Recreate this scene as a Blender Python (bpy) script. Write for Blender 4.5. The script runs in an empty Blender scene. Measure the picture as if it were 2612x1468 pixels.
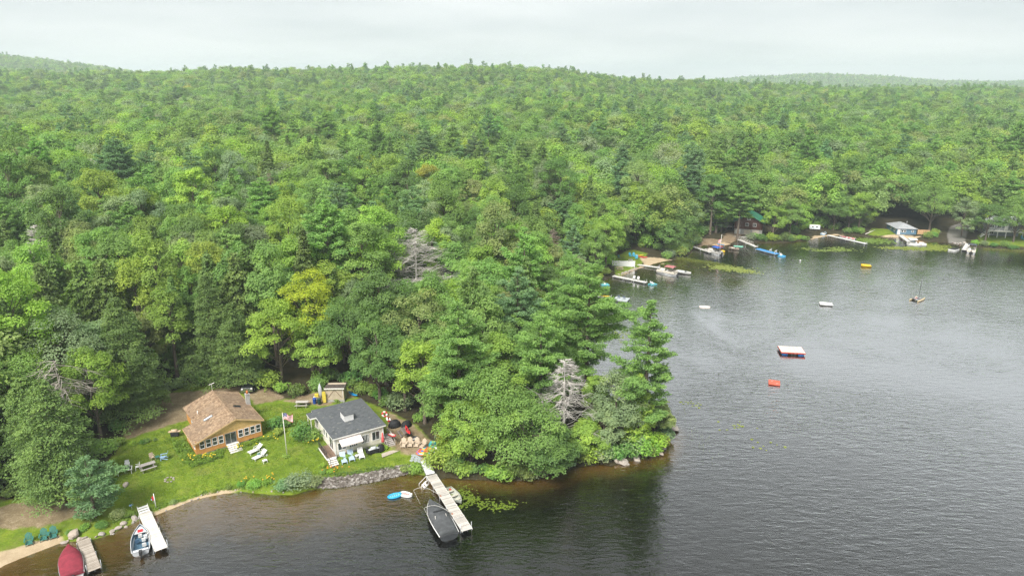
import bpy, bmesh, math, random
import numpy as np
from mathutils import Vector, Matrix

random.seed(7)
rng = np.random.default_rng(11)
sc = bpy.context.scene
C = sc.collection
R = math.radians

# ---------------------------------------------------------------- camera
cam_d = bpy.data.cameras.new('camera')
cam_d.sensor_width = 36; cam_d.lens = 24
cam_d.clip_start = .5; cam_d.clip_end = 20000
cam = bpy.data.objects.new('camera', cam_d); C.objects.link(cam)
cam.location = (0, 0, 52); cam.rotation_euler = (R(90-16.5), 0, 0)
sc.camera = cam

# ---------------------------------------------------------------- sky and sun (overcast)
SUN_EL, SUN_AZ = R(50), R(205)          # azimuth clockwise from +Y
world = bpy.data.worlds.new('World'); sc.world = world
world.use_nodes = True
wt = world.node_tree; wn = wt.nodes; wl = wt.links
for n in list(wn): wn.remove(n)
def wnode(t, **k):
    n = wn.new(t)
    for a, v in k.items(): setattr(n, a, v)
    return n
wo = wnode('ShaderNodeOutputWorld')
sky = wnode('ShaderNodeTexSky', sky_type='NISHITA', sun_disc=False)
sky.sun_elevation = SUN_EL; sky.sun_rotation = SUN_AZ; sky.dust_density = 3
bg1 = wnode('ShaderNodeBackground'); bg1.inputs[1].default_value = .05
wl.new(sky.outputs[0], bg1.inputs[0])
tc = wnode('ShaderNodeTexCoord')
sx = wnode('ShaderNodeSeparateXYZ'); wl.new(tc.outputs['Generated'], sx.inputs[0])
mz = wnode('ShaderNodeMath', operation='MAXIMUM'); wl.new(sx.outputs[2], mz.inputs[0]); mz.inputs[1].default_value = 0
az = wnode('ShaderNodeMath', operation='ADD'); wl.new(mz.outputs[0], az.inputs[0]); az.inputs[1].default_value = .09
dx = wnode('ShaderNodeMath', operation='DIVIDE'); wl.new(sx.outputs[0], dx.inputs[0]); wl.new(az.outputs[0], dx.inputs[1])
dy = wnode('ShaderNodeMath', operation='DIVIDE'); wl.new(sx.outputs[1], dy.inputs[0]); wl.new(az.outputs[0], dy.inputs[1])
cv = wnode('ShaderNodeCombineXYZ'); wl.new(dx.outputs[0], cv.inputs[0]); wl.new(dy.outputs[0], cv.inputs[1])
nz = wnode('ShaderNodeTexNoise'); nz.inputs['Scale'].default_value = .36; nz.inputs['Detail'].default_value = 5; nz.inputs['Roughness'].default_value = .5
wl.new(cv.outputs[0], nz.inputs[0])
cr = wnode('ShaderNodeValToRGB')
cr.color_ramp.elements[0].position = .34; cr.color_ramp.elements[0].color = (.160, .170, .173, 1)
cr.color_ramp.elements[1].position = .60; cr.color_ramp.elements[1].color = (.212, .2165, .2155, 1)
wl.new(nz.outputs[0], cr.inputs[0])
bg2 = wnode('ShaderNodeBackground'); bg2.inputs[1].default_value = 1
wl.new(cr.outputs[0], bg2.inputs[0])
wm = wnode('ShaderNodeMixShader'); wm.inputs[0].default_value = .93
wl.new(bg1.outputs[0], wm.inputs[1]); wl.new(bg2.outputs[0], wm.inputs[2])
wl.new(wm.outputs[0], wo.inputs[0])
sun_d = bpy.data.lights.new('sun', 'SUN'); sun_d.energy = 1.5; sun_d.angle = R(24); sun_d.color = (1, .96, .9)
sun = bpy.data.objects.new('sun', sun_d); C.objects.link(sun)
sd = Vector((math.sin(SUN_AZ)*math.cos(SUN_EL), math.cos(SUN_AZ)*math.cos(SUN_EL), math.sin(SUN_EL)))
sun.rotation_euler = sd.to_track_quat('Z', 'Y').to_euler()
sun.location = sd*300
sc.view_settings.view_transform = 'Standard'; sc.view_settings.look = 'None'
sc.view_settings.exposure = 2.22; sc.view_settings.gamma = 1
sc.render.engine = 'CYCLES'
cy = sc.cycles
cy.use_denoising = True
try: cy.denoising_prefilter = 'NONE'
except Exception: pass
try: cy.denoiser = 'OPENIMAGEDENOISE'
except Exception: pass
cy.max_bounces = 7; cy.diffuse_bounces = 4; cy.glossy_bounces = 3; cy.transmission_bounces = 4
cy.volume_bounces = 1; cy.transparent_max_bounces = 8
cy.caustics_reflective = False; cy.caustics_refractive = False
cy.use_adaptive_sampling = True; cy.adaptive_threshold = .02
cy.sample_clamp_indirect = 6

# ---------------------------------------------------------------- helpers
def tag(o, label=None, cat=None, group=None, kind=None):
    if label: o['label'] = label
    if cat: o['category'] = cat
    if group: o['group'] = group
    if kind: o['kind'] = kind
    return o
def mesh_obj(name, me, mat=None, parent=None):
    o = bpy.data.objects.new(name, me); C.objects.link(o)
    if mat is not None and len(me.materials) == 0: me.materials.append(mat)
    if parent is not None: o.parent = parent
    return o
def empty(name, loc=(0, 0, 0), rz=0, label=None, cat=None, group=None):
    o = bpy.data.objects.new(name, None); C.objects.link(o)
    o.empty_display_size = .2
    o.location = loc; o.rotation_euler = (0, 0, rz)
    return tag(o, label, cat, group)
def np_mesh(name, V, F, smooth=False):
    """V (n,3), F (m,4) or (m,3) int arrays"""
    me = bpy.data.meshes.new(name)
    V = np.ascontiguousarray(V, np.float32); F = np.ascontiguousarray(F, np.int32)
    n, m, k = len(V), len(F), F.shape[1]
    me.vertices.add(n); me.vertices.foreach_set('co', V.ravel())
    me.loops.add(m*k); me.loops.foreach_set('vertex_index', F.ravel())
    me.polygons.add(m); me.polygons.foreach_set('loop_start', np.arange(0, m*k, k, dtype=np.int32))
    me.polygons.foreach_set('loop_total', np.full(m, k, np.int32))
    me.polygons.foreach_set('use_smooth', np.full(m, smooth, bool))
    me.update(calc_edges=True); me.validate()
    return me
class MB:
    """collects shapes, builds ONE mesh"""
    def __init__(s): s.v = []; s.f = []; s.m = []; s.sm = []; s.cur = 0
    def add(s, vs, fs, smooth=False):
        b = len(s.v); s.v += [tuple(v) for v in vs]
        for f in fs: s.f.append([b+i for i in f]); s.m.append(s.cur); s.sm.append(smooth)
        return s
    def box(s, c, d, rz=0, rx=0, ry=0, M=None):
        hx, hy, hz = d[0]/2, d[1]/2, d[2]/2
        vs = [Vector((x, y, z)) for z in (-hz, hz) for y in (-hy, hy) for x in (-hx, hx)]
        if M is None: M = Matrix.Rotation(rz, 3, 'Z') @ Matrix.Rotation(ry, 3, 'Y') @ Matrix.Rotation(rx, 3, 'X')
        vs = [M @ v+Vector(c) for v in vs]
        return s.add(vs, [(0, 2, 3, 1), (4, 5, 7, 6), (0, 1, 5, 4), (2, 6, 7, 3), (0, 4, 6, 2), (1, 3, 7, 5)])
    def bx(s, x0, x1, y0, y1, z0, z1): return s.box(((x0+x1)/2, (y0+y1)/2, (z0+z1)/2), (x1-x0, y1-y0, z1-z0))
    def bar(s, a, b, w, h=None, up=(0, 0, 1)):
        a, b = Vector(a), Vector(b); h = h or w
        z = (b-a); L = z.length; z.normalize(); u = Vector(up)
        if abs(z.dot(u)) > .98: u = Vector((1, 0, 0))
        x = u.cross(z).normalized(); y = z.cross(x)
        vs = []
        for t in (a, b):
            for sx_, sy_ in ((-1, -1), (1, -1), (1, 1), (-1, 1)): vs.append(t+x*w/2*sx_+y*h/2*sy_)
        return s.add(vs, [(3, 2, 1, 0), (4, 5, 6, 7), (0, 1, 5, 4), (1, 2, 6, 5), (2, 3, 7, 6), (3, 0, 4, 7)])
    def tube(s, pts, r, n=8, cap=True, smooth=True):
        pts = [Vector(p) for p in pts]
        rs = r if isinstance(r, (list, tuple)) else [r]*len(pts)
        vs = []; fs = []
        for i, p in enumerate(pts):
            t = (pts[min(i+1, len(pts)-1)]-pts[max(i-1, 0)]).normalized()
            u = Vector((0, 0, 1)) if abs(t.z) < .95 else Vector((1, 0, 0))
            x = u.cross(t).normalized(); y = t.cross(x)
            for k in range(n):
                a = 2*math.pi*k/n; vs.append(p+x*math.cos(a)*rs[i]+y*math.sin(a)*rs[i])
        for i in range(len(pts)-1):
            for k in range(n):
                k2 = (k+1) % n; fs.append((i*n+k, i*n+k2, (i+1)*n+k2, (i+1)*n+k))
        s.add(vs, fs, smooth)
        if cap:
            b = len(s.v)-len(vs)
            s.f.append([b+k for k in reversed(range(n))]); s.m.append(s.cur); s.sm.append(False)
            s.f.append([b+(len(pts)-1)*n+k for k in range(n)]); s.m.append(s.cur); s.sm.append(False)
        return s
    def lathe(s, prof, c=(0, 0, 0), n=12, sx=1, sy=1):
        vs = []; fs = []
        for (r, z) in prof:
            for k in range(n):
                a = 2*math.pi*k/n; vs.append((c[0]+r*sx*math.cos(a), c[1]+r*sy*math.sin(a), c[2]+z))
        for i in range(len(prof)-1):
            for k in range(n):
                k2 = (k+1) % n; fs.append((i*n+k, i*n+k2, (i+1)*n+k2, (i+1)*n+k))
        s.add(vs, fs, True)
        b = len(s.v)-len(vs)
        s.f.append([b+k for k in reversed(range(n))]); s.m.append(s.cur); s.sm.append(False)
        s.f.append([b+(len(prof)-1)*n+k for k in range(n)]); s.m.append(s.cur); s.sm.append(False)
        return s
    def prism(s, poly, z0, z1):
        n = len(poly)
        vs = [(x, y, z0) for x, y in poly]+[(x, y, z1) for x, y in poly]
        fs = [tuple(reversed(range(n))), tuple(range(n, 2*n))]+[(i, (i+1) % n, n+(i+1) % n, n+i) for i in range(n)]
        return s.add(vs, fs)
    def slab(s, pts, t):
        """polygon in 3d extruded down along its normal by t"""
        P = [Vector(p) for p in pts]; n = len(P)
        nn = (P[1]-P[0]).cross(P[2]-P[0]).normalized()
        vs = P+[p-nn*t for p in P]
        fs = [tuple(range(n)), tuple(reversed(range(n, 2*n)))]+[((i+1) % n, i, n+i, n+(i+1) % n) for i in range(n)]
        return s.add(vs, fs)
    def loft(s, rings, cap=True, smooth=True, closed=True):
        n = len(rings[0]); vs = [p for r_ in rings for p in r_]; fs = []
        for i in range(len(rings)-1):
            for k in range(n if closed else n-1):
                k2 = (k+1) % n; fs.append((i*n+k, i*n+k2, (i+1)*n+k2, (i+1)*n+k))
        b = len(s.v); s.add(vs, fs, smooth)
        if cap and closed:
            s.f.append([b+k for k in reversed(range(n))]); s.m.append(s.cur); s.sm.append(False)
            s.f.append([b+(len(rings)-1)*n+k for k in range(n)]); s.m.append(s.cur); s.sm.append(False)
        return s
    def mesh(s, name, *mats):
        me = bpy.data.meshes.new(name)
        me.from_pydata(s.v, [], s.f)
        for m in mats: me.materials.append(m)
        me.polygons.foreach_set('material_index', s.m)
        me.polygons.foreach_set('use_smooth', s.sm)
        me.update(); return me
    def build(s, name, mat, parent=None, loc=None, rz=None, bevel=0):
        mats = mat if isinstance(mat, (list, tuple)) else [mat]
        o = mesh_obj(name, s.mesh(name, *mats), None, parent)
        if loc is not None: o.location = loc
        if rz is not None: o.rotation_euler = (0, 0, rz)
        if bevel:
            b = o.modifiers.new('bevel', 'BEVEL'); b.width = bevel; b.segments = 2; b.limit_method = 'ANGLE'
        return o
def copy_tree(o, parent=None, loc=None, rz=None, label=None, scale=None):
    c = o.copy(); C.objects.link(c); c.parent = parent
    if loc is not None: c.location = loc
    if rz is not None: c.rotation_euler = (0, 0, rz)
    if label: c['label'] = label
    if scale: c.scale = (scale,)*3
    for ch in list(o.children): copy_tree(ch, c)
    return c

# ---------------------------------------------------------------- materials
MATS = {}
def new_mat(name):
    m = bpy.data.materials.new(name); m.use_nodes = True
    nt = m.node_tree; nt.nodes.clear()
    return m, nt
def N(nt, t, **k):
    n = nt.nodes.new(t)
    for a, v in k.items(): setattr(n, a, v)
    return n
def ramp(nt, fac, stops):
    r = N(nt, 'ShaderNodeValToRGB'); e = r.color_ramp.elements
    while len(e) < len(stops): e.new(.5)
    for el, (p, c) in zip(e, stops): el.position = p; el.color = (*c, 1) if len(c) == 3 else c
    nt.links.new(fac, r.inputs[0]); return r.outputs[0]
def noise(nt, vec, scale, detail=3, rough=.55, out=0, dist=0):
    n = N(nt, 'ShaderNodeTexNoise'); n.inputs['Scale'].default_value = scale; n.inputs['Detail'].default_value = detail
    n.inputs['Roughness'].default_value = rough; n.inputs['Distortion'].default_value = dist
    if vec is not None: nt.links.new(vec, n.inputs[0])
    return n.outputs[out]
def mixc(nt, fac, a, b, mode='MIX'):
    m = N(nt, 'ShaderNodeMix', data_type='RGBA', blend_type=mode)
    for sock, v in ((m.inputs[0], fac), (m.inputs[6], a), (m.inputs[7], b)):
        if isinstance(v, (int, float)): sock.default_value = v
        elif isinstance(v, tuple): sock.default_value = (*v, 1) if len(v) == 3 else v
        else: nt.links.new(v, sock)
    return m.outputs[2]
def mth(nt, op, a, b=None, c=None, clamp=False):
    m = N(nt, 'ShaderNodeMath', operation=op, use_clamp=clamp)
    for i, v in enumerate((a, b, c)):
        if v is None: continue
        if isinstance(v, (int, float)): m.inputs[i].default_value = v
        else: nt.links.new(v, m.inputs[i])
    return m.outputs[0]
def bsdf(nt, col, rough=.7, spec=.3, metal=0, bump=None, bstr=.3, bdist=.02):
    b = N(nt, 'ShaderNodeBsdfPrincipled'); o = N(nt, 'ShaderNodeOutputMaterial')
    if isinstance(col, tuple): b.inputs['Base Color'].default_value = (*col[:3], 1)
    else: nt.links.new(col, b.inputs['Base Color'])
    if isinstance(rough, (int, float)): b.inputs['Roughness'].default_value = rough
    else: nt.links.new(rough, b.inputs['Roughness'])
    b.inputs['Specular IOR Level'].default_value = spec; b.inputs['Metallic'].default_value = metal
    if bump is not None:
        bn = N(nt, 'ShaderNodeBump'); bn.inputs['Strength'].default_value = bstr; bn.inputs['Distance'].default_value = bdist
        nt.links.new(bump, bn.inputs['Height']); nt.links.new(bn.outputs[0], b.inputs['Normal'])
    nt.links.new(b.outputs[0], o.inputs[0]); return b
def objco(nt): return N(nt, 'ShaderNodeTexCoord').outputs['Object']
def paint(name, col, rough=.6, var=.16, scale=3, spec=.3, metal=0, stain=None):
    """painted or plastic surface with a little blotchy wear"""
    if name in MATS: return MATS[name]
    m, nt = new_mat(name); co = objco(nt)
    f = noise(nt, co, scale, 5, .65)
    dark = tuple(c*(1-var*1.6) for c in col); lite = tuple(min(c*(1+var*.8), .95) for c in col)
    c = ramp(nt, f, [(.3, dark), (.7, lite)])
    if stain:
        f2 = noise(nt, co, scale*2.3, 4, .6)
        c = mixc(nt, ramp(nt, f2, [(.58, (0, 0, 0)), (.72, (.7, .7, .7))]), c, stain)
    bsdf(nt, c, rough, spec, metal, f, .15, .01)
    MATS[name] = m; return m
def wood(name, c1, c2, axis=0, scale=2.2, rough=.8):
    """grain stretched along one object axis, tone changes from piece to piece"""
    if name in MATS: return MATS[name]
    m, nt = new_mat(name); co = objco(nt)
    mp = N(nt, 'ShaderNodeMapping'); s = [scale*9]*3; s[axis] = scale; mp.inputs['Scale'].default_value = s
    nt.links.new(co, mp.inputs[0])
    oi = N(nt, 'ShaderNodeObjectInfo')
    f = noise(nt, mp.outputs[0], 1, 4, .7)
    f = mth(nt, 'ADD', f, mth(nt, 'MULTIPLY', mth(nt, 'SUBTRACT', oi.outputs['Random'], .5), .45))
    c = ramp(nt, f, [(.22, c1), (.78, c2)])
    bsdf(nt, c, rough, .2, 0, f, .3, .01)
    MATS[name] = m; return m
# ---------------------------------------------------------------- terrain
SHORE = np.array([(-140,-60),(-95,10),(-75,40),(-65.8,53.9),(-61.8,59.1),(-59.5,62),(-57.6,64.7),(-56.4,66.2),(-55,67.6),
(-53.9,68.7),(-52.8,69.2),(-51.5,69.4),(-50.5,69.4),(-49,70.3),(-48.3,71.1),(-47.6,72.1),(-46.5,73.5),(-45.3,74.3),
(-43.8,75.6),(-41.9,77.6),(-40,78.6),(-37.7,79.4),(-36.1,79.7),(-34.2,79.4),(-31.9,79),(-29.1,79),(-26.7,80.3),
(-23.8,80.6),(-21.2,81.4),(-18.5,82.4),(-15.7,83.7),(-14.3,84.1),(-12.8,84),(-11.4,83.2),(-10.1,82.7),(-8.8,83.1),
(-7.2,82.7),(-3,82.5),(1.3,82.3),(4.6,83.1),(7.6,85.1),(10.4,86.2),(13,86.6),(14.2,86.1),(16.3,87.3),(19.5,88.4),
(22,89.2),(23.2,91.2),(25,96.2),(25.2,98),(24.1,100.2),(21.7,102.7),(18.7,104.4),(16.3,105.9),(14.4,109.8),
(13.5,117.4),(14.6,129.1),(16.9,143),(18.9,156.8),(20.6,166.4),(23,175.2),(26.1,182.9),(28.4,186.1),(30.1,186.5),
(33.2,190.3),(37.6,196),(41.1,198.3),(43.3,201.6),(47,204.5),(51.8,206.5),(55.5,210.6),(58.3,215.4),(60.9,221.5),
(66,227.3),(71.2,225.5),(73.9,227.3),(77,230.3),(79.6,232.2),(83.3,232.2),(88.5,229.1),(97.1,231),(103.3,233.4),
(108.2,237.9),(115.2,241.9),(121.6,243.2),(124.6,240.6),(131.1,240.6),(137,239.2),(142,236.6),(144.7,232.8),
(148.9,231.6),(152.7,229.7),(153.6,227.3),(156.1,223.8),(161.1,220.9),(167.5,217.6),(177.5,215.9),(230,205),
(330,215),(600,300),(1500,420),(5200,700)], float)
LAND = np.vstack([SHORE, [(5200,5200),(-5200,5200),(-5200,-60)]])

def seg_dist(px, py, poly, closed=False):
    d = np.full(px.shape, 1e9)
    n = len(poly)
    for i in range(n if closed else n-1):
        ax, ay = poly[i]; bx, by = poly[(i+1) % n]
        vx, vy = bx-ax, by-ay
        t = np.clip(((px-ax)*vx+(py-ay)*vy)/(vx*vx+vy*vy+1e-9), 0, 1)
        d = np.minimum(d, np.hypot(px-ax-t*vx, py-ay-t*vy))
    return d

def inside(px, py, poly):
    c = np.zeros(px.shape, bool)
    n = len(poly)
    for i in range(n):
        ax, ay = poly[i]; bx, by = poly[(i+1) % n]
        if ay == by: continue
        c ^= ((ay > py) != (by > py)) & (px < (bx-ax)*(py-ay)/(by-ay)+ax)
    return c

def shore_d(px, py):
    px = np.asarray(px, float); py = np.asarray(py, float)
    d = seg_dist(px, py, SHORE)
    return np.where(inside(px, py, LAND), d, -d)

def sstep(t): t = np.clip(t, 0, 1); return t*t*(3-2*t)
def gau(x, y, cx, cy, sx, sy): return np.exp(-((x-cx)/sx)**2-((y-cy)/sy)**2)

SPIT = np.array([(43.7, 201.6), (49.5, 201.6), (54.6, 196.0), (59.2, 189.9), (62.5, 182.5)], float)
def terrain(px, py, d=None):
    px = np.asarray(px, float); py = np.asarray(py, float)
    if d is None: d = shore_d(px, py)
    land = np.interp(d, [0,.8,2.2,5,9,20,45,90,5000], [-.02,.22,.62,.95,1.2,1.7,2.4,3.4,3.5])
    bank = 1-.72*gau(px, py, -58, 66, 8, 6)-.6*gau(px, py, -45, 77, 6, 4)-.55*gau(px, py, 44, 204, 9, 7)-.5*gau(px, py, 69, 228, 5, 5)-.5*gau(px, py, 113, 241, 5, 5)
    land = land*np.where(d < 14, np.clip(bank, .25, 1)+(1-np.clip(bank, .25, 1))*sstep((d-3)/11), 1)
    land = land+.35*gau(px, py, 19, 94, 5, 5)
    B = np.interp(py, [0,130,200,280,420,650,950,1250,1800,5200], [0,0,5,9,14,22,31,30,26,24])
    B = B-7*sstep((px-40)/120)*sstep((py-260)/200)
    hill = 23*np.where(px < -60, gau(px, py, -60, 950, 620, 200), gau(px, py, -60, 950, 350, 200))
    hill = hill+92*gau(px, py, -1500, 1800, 560, 420)+10*gau(px, py, -820, 1050, 300, 250)
    hill = hill+55*gau(px, py, 1330, 3000, 480, 420)+16*gau(px, py, 2150, 2500, 350, 500)+22*gau(px, py, 700, 2800, 420, 420)+42*gau(px, py, 2650, 3000, 600, 500)
    und = 2.2*np.sin(px*.021+1.3*np.sin(py*.013))*np.cos(py*.017+.7)+1.4*np.sin(px*.047+2)*np.sin(py*.041)
    land = land+sstep((d-18)/150)*(B+und)+hill*sstep((d-60)/300)
    bed = np.interp(-d, [0,.8,2,4,7,12,25], [-.05,-.3,-.7,-1.3,-2.2,-3.2,-4.5])
    shal = np.interp(-d, [0,1.5,4,7,10,14,25], [-.03,-.14,-.34,-.56,-.95,-1.7,-4.5])
    wsh = np.clip(sstep((-7-px)/6)+gau(px, py, 40, 194, 14, 14)+.7*gau(px, py, 70, 222, 10, 8)+.6*gau(px, py, 112, 236, 12, 8), 0, 1)
    bed = bed+(shal-bed)*wsh
    ds = seg_dist(px, py, SPIT)
    bed = np.maximum(bed, .03-.085*ds)
    ter = np.where(d > 0, land, bed)
    return ter
def gz(x, y):
    return float(terrain(np.array([float(x)]), np.array([float(y)]))[0])
# ---------------------------------------------------------------- ground zones (metres)
Z_YARD = [(-65.9,61.7),(-69.1,71.2),(-65.2,75.7),(-59.7,76.4),(-56.5,80.3),(-56.8,87.6),(-59.2,94.8),(-58.6,97.7),(-58,105.4),(-56.5,109.5),(-50.4,107.9),(-45.7,106),(-44.3,107.7),(-38.3,104),(-34.1,105.1),(-34.5,108.8),(-29.4,110.4),(-25.7,104.5),(-20.4,100.6),(-14.7,95.7),(-11.7,90.7),(-11,86.3),(-11.9,84.5),(-13.1,81),(-30.7,76.5),(-41.8,73.2),(-49.9,66.6),(-56.1,62.7)]
Z_POINT = [(8.1,94.1),(10.1,97.1),(14.1,99.5),(15.7,97.1),(12.9,94.7)]
Z_BEACH = [(27.5,180.9),(29.8,202.6),(37.4,216.3),(45.1,213.3),(48.1,206.5),(45.1,197.9),(37.6,189)]
Z_LODGE = [(59.7,218.1),(66.5,234),(74.2,232.7),(79.7,246.2),(99.7,249.7),(94.6,232.4),(74.7,220.9)]
Z_BLUE = [(130.4,241.5),(137,256.5),(150.2,262.4),(155.3,255.4),(148.2,237.9),(144.3,229.7),(123.2,226.7)]
Z_RAMP = [(142.9,229.7),(154,243),(162.7,257.7),(176,262),(182,256),(170.4,244.3),(162,242.3),(150,223.8)]
Z_RIGHT = [(157.8,224.7),(163.7,236.2),(174.3,243.8),(192,243),(187,224),(172.3,217.4)]
Z_CAMP = [(102,233.7),(108,245),(116.6,248.3),(122.8,246),(119.7,239.2)]
CLEAR = [Z_YARD, Z_POINT, Z_BEACH, Z_LODGE, Z_BLUE, Z_RAMP, Z_RIGHT, Z_CAMP]

def grow(a, b, s0, k):
    out = [a]; s = s0; sg = 1 if b > a else -1
    while abs(out[-1]-a) < abs(b-a): out.append(out[-1]+sg*s); s *= k
    out[-1] = b; return out[1:]
gx = sorted(grow(-72, -5100, 1.2, 1.13))+list(np.arange(-72, 28.01, .45))+list(np.arange(29, 195, 1.4))+grow(195, 5100, 3, 1.13)
gy = sorted(grow(54, -50, 1.2, 1.15))+list(np.arange(54, 114.01, .45))+list(np.arange(115.5, 180, 2))+list(np.arange(181, 262, 1.2))+grow(262, 5100, 3, 1.07)
gx = np.array(gx); gy = np.array(gy)
GX, GY = np.meshgrid(gx, gy)
fx, fy = GX.ravel(), GY.ravel()
DSH = shore_d(fx, fy)
HZ = terrain(fx, fy, DSH)
near = (fx > -90) & (fx < 200) & (fy < 270)
hz_n = .05*np.sin(fx*1.7+np.sin(fy*1.3))*np.cos(fy*1.9)+.03*np.sin(fx*4.1+fy*2.3)
HZ = HZ+np.where(near & (np.abs(DSH) > .6), hz_n, 0)
nx, ny = len(gx), len(gy)
ii = (np.arange(ny-1)[:, None]*nx+np.arange(nx-1)[None, :]).ravel()
gme = np_mesh('ground', np.stack([fx, fy, HZ], 1), np.stack([ii, ii+1, ii+nx+1, ii+nx], 1), True)

def zone(polys, soft):
    """1 inside the polygons, fading over soft metres"""
    w = np.zeros(fx.shape)
    sel = (fx > -95) & (fx < 215) & (fy > 40) & (fy < 290)
    X, Y = fx[sel], fy[sel]; r = np.zeros(X.shape)
    for p in polys:
        P = np.array(p, float)
        d = seg_dist(X, Y, P, True); d = np.where(inside(X, Y, P), d, -d)
        r = np.maximum(r, sstep(.5+d/soft))
    w[sel] = r; return w
lawn = zone([Z_YARD, [(29,182),(31,203),(38,215),(43,211),(39,199)], [(128,241.5),(134,250),(142,246),(146,240)], [(158,225),(164,236),(174,243),(191,243),(186,226),(172,220)]], 2.5)
dirt = zone([[(-58,106),(-47,108.5),(-45.5,99.5),(-52,96),(-57.5,90.5),(-59.5,95)], [(-45.5,106.5),(-42,108),(-38,104),(-42,102)],
             [(-20,100),(-15.5,96),(-11,90),(-10.5,85),(-12.6,85),(-13.4,87.6),(-16.6,88.6),(-18.5,91)],
             Z_POINT, [(62,222),(66,234),(73,232),(79,246),(86,244),(79,234),(74,228)], [(-38,103.5),(-30,109),(-26,105.5),(-31,101.6)],
             [(-66,70),(-64,75),(-58,76.5),(-53,79),(-52,74.5),(-57,71.5)]], 2.2)
sand = zone([[(-66,58),(-64,62.5),(-60,66.7),(-54.5,70.3),(-53,69),(-57,62)], [(-48.5,70.5),(-45,75.8),(-40,79.6),(-36.5,80.2),(-40,77),(-46,72)],
             [(29,184),(33.5,192),(40,199.5),(40,207),(45,207.5),(50,206),(46,200),(37,192.5)], [(56,210.5),(59,217),(62,221),(60,212)], [(66,226),(73,229.5),(76,227),(71,223)], [(104,233),(108,240),(117,243.6),(122,243),(112,237)], [(130,240),(137,241.6),(146,237),(140,236)]], 1.6)
gravel = zone([[(149.5,228),(154,237),(158,243),(163,250),(174,258),(179,254),(168,246),(163,240),(154,227)]], 2)
for nm, w in (('lawn', lawn), ('dirt', dirt), ('sand', sand), ('gravel', gravel)):
    a = gme.attributes.new(nm, 'FLOAT', 'POINT'); a.data.foreach_set('value', w.astype(np.float32))

gm, nt = new_mat('ground')
tcn = N(nt, 'ShaderNodeTexCoord'); P3 = tcn.outputs['Object']
def at(n_): return N(nt, 'ShaderNodeAttribute', attribute_name=n_).outputs['Fac']
big = noise(nt, P3, .12, 4, .6); mid = noise(nt, P3, .7, 5, .65); fine = noise(nt, P3, 5, 4, .7)
def edge(a, w=.5):
    return mth(nt, 'MULTIPLY_ADD', mth(nt, 'ADD', mth(nt, 'SUBTRACT', a, .5), mth(nt, 'MULTIPLY', mth(nt, 'SUBTRACT', mid, .5), 1.4*w)), 3.2, .5, True)
forest_c = ramp(nt, mid, [(.3, (.024, .024, .012)), (.7, (.055, .045, .024))])
grass_a = ramp(nt, mid, [(.25, (.080, .130, .016)), (.5, (.135, .200, .022)), (.75, (.205, .245, .036))])
grass_b = ramp(nt, fine, [(.2, (.6, .6, .55)), (.8, (1.2, 1.22, 1.1))])
grass_c = mixc(nt, 1, grass_a, grass_b, 'MULTIPLY')
patch = ramp(nt, noise(nt, P3, .33, 5, .7), [(.53, (0, 0, 0)), (.68, (1, 1, 1))])
grass_c = mixc(nt, mth(nt, 'MULTIPLY', patch, .38), grass_c, (.17, .15, .055))
dirt_c = ramp(nt, mixc(nt, .5, mid, fine), [(.3, (.11, .075, .05)), (.5, (.21, .155, .10)), (.72, (.38, .31, .22))])
sand_c = ramp(nt, mixc(nt, .4, mid, fine), [(.3, (.30, .225, .14)), (.7, (.46, .37, .25))])
grav_c = ramp(nt, fine, [(.3, (.11, .105, .095)), (.7, (.20, .19, .17))])
c = mixc(nt, edge(at('lawn')), forest_c, grass_c)
c = mixc(nt, mth(nt, 'MULTIPLY', edge(at('dirt'), .9), .92), c, dirt_c)
c = mixc(nt, edge(at('gravel')), c, grav_c)
c = mixc(nt, edge(at('sand'), .6), c, sand_c)
# lake bed: sand, brown silt, black muck, plus painted-in absorption of light with depth
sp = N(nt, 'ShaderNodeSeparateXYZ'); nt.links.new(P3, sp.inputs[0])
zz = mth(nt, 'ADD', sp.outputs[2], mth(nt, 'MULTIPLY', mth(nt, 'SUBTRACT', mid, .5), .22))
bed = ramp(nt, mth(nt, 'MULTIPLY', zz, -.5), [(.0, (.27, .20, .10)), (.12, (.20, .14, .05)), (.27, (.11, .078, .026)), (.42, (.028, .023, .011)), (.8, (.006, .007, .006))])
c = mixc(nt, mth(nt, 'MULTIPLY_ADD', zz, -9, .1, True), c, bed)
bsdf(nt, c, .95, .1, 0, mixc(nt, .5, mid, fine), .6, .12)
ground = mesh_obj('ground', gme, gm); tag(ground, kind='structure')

# ---------------------------------------------------------------- lake surface
wme = np_mesh('lake_water', np.array([(-5090,-49,0),(5090,-49,0),(5090,5090,0),(-5090,5090,0)], float), np.array([[0,1,2,3]]))
wmx, nt = new_mat('lake_water')
P3 = objco(nt)
def wavelet(rot, sx_, sy_, sc_, det, dist):
    mp = N(nt, 'ShaderNodeMapping'); mp.inputs['Rotation'].default_value = (0, 0, R(rot)); mp.inputs['Scale'].default_value = (sx_, sy_, 1)
    nt.links.new(P3, mp.inputs[0]); return noise(nt, mp.outputs[0], sc_, det, .55, 0, dist)
w1 = wavelet(14, .32, 1, 1.7, 3, .6)
w2 = wavelet(-24, .45, 1, .75, 2, .4)
w3 = wavelet(40, .6, 1, 3.6, 2, .2)
hgt = mth(nt, 'ADD', mth(nt, 'ADD', w1, mth(nt, 'MULTIPLY', w2, 1.1)), mth(nt, 'MULTIPLY', w3, .3))
calm = ramp(nt, noise(nt, P3, .03, 4, .6, 0, 1.2), [(.32, (.22, .22, .22)), (.68, (1, 1, 1))])
bn = N(nt, 'ShaderNodeBump'); bn.inputs['Distance'].default_value = .12
nt.links.new(calm, bn.inputs['Strength']); nt.links.new(hgt, bn.inputs['Height'])
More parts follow.
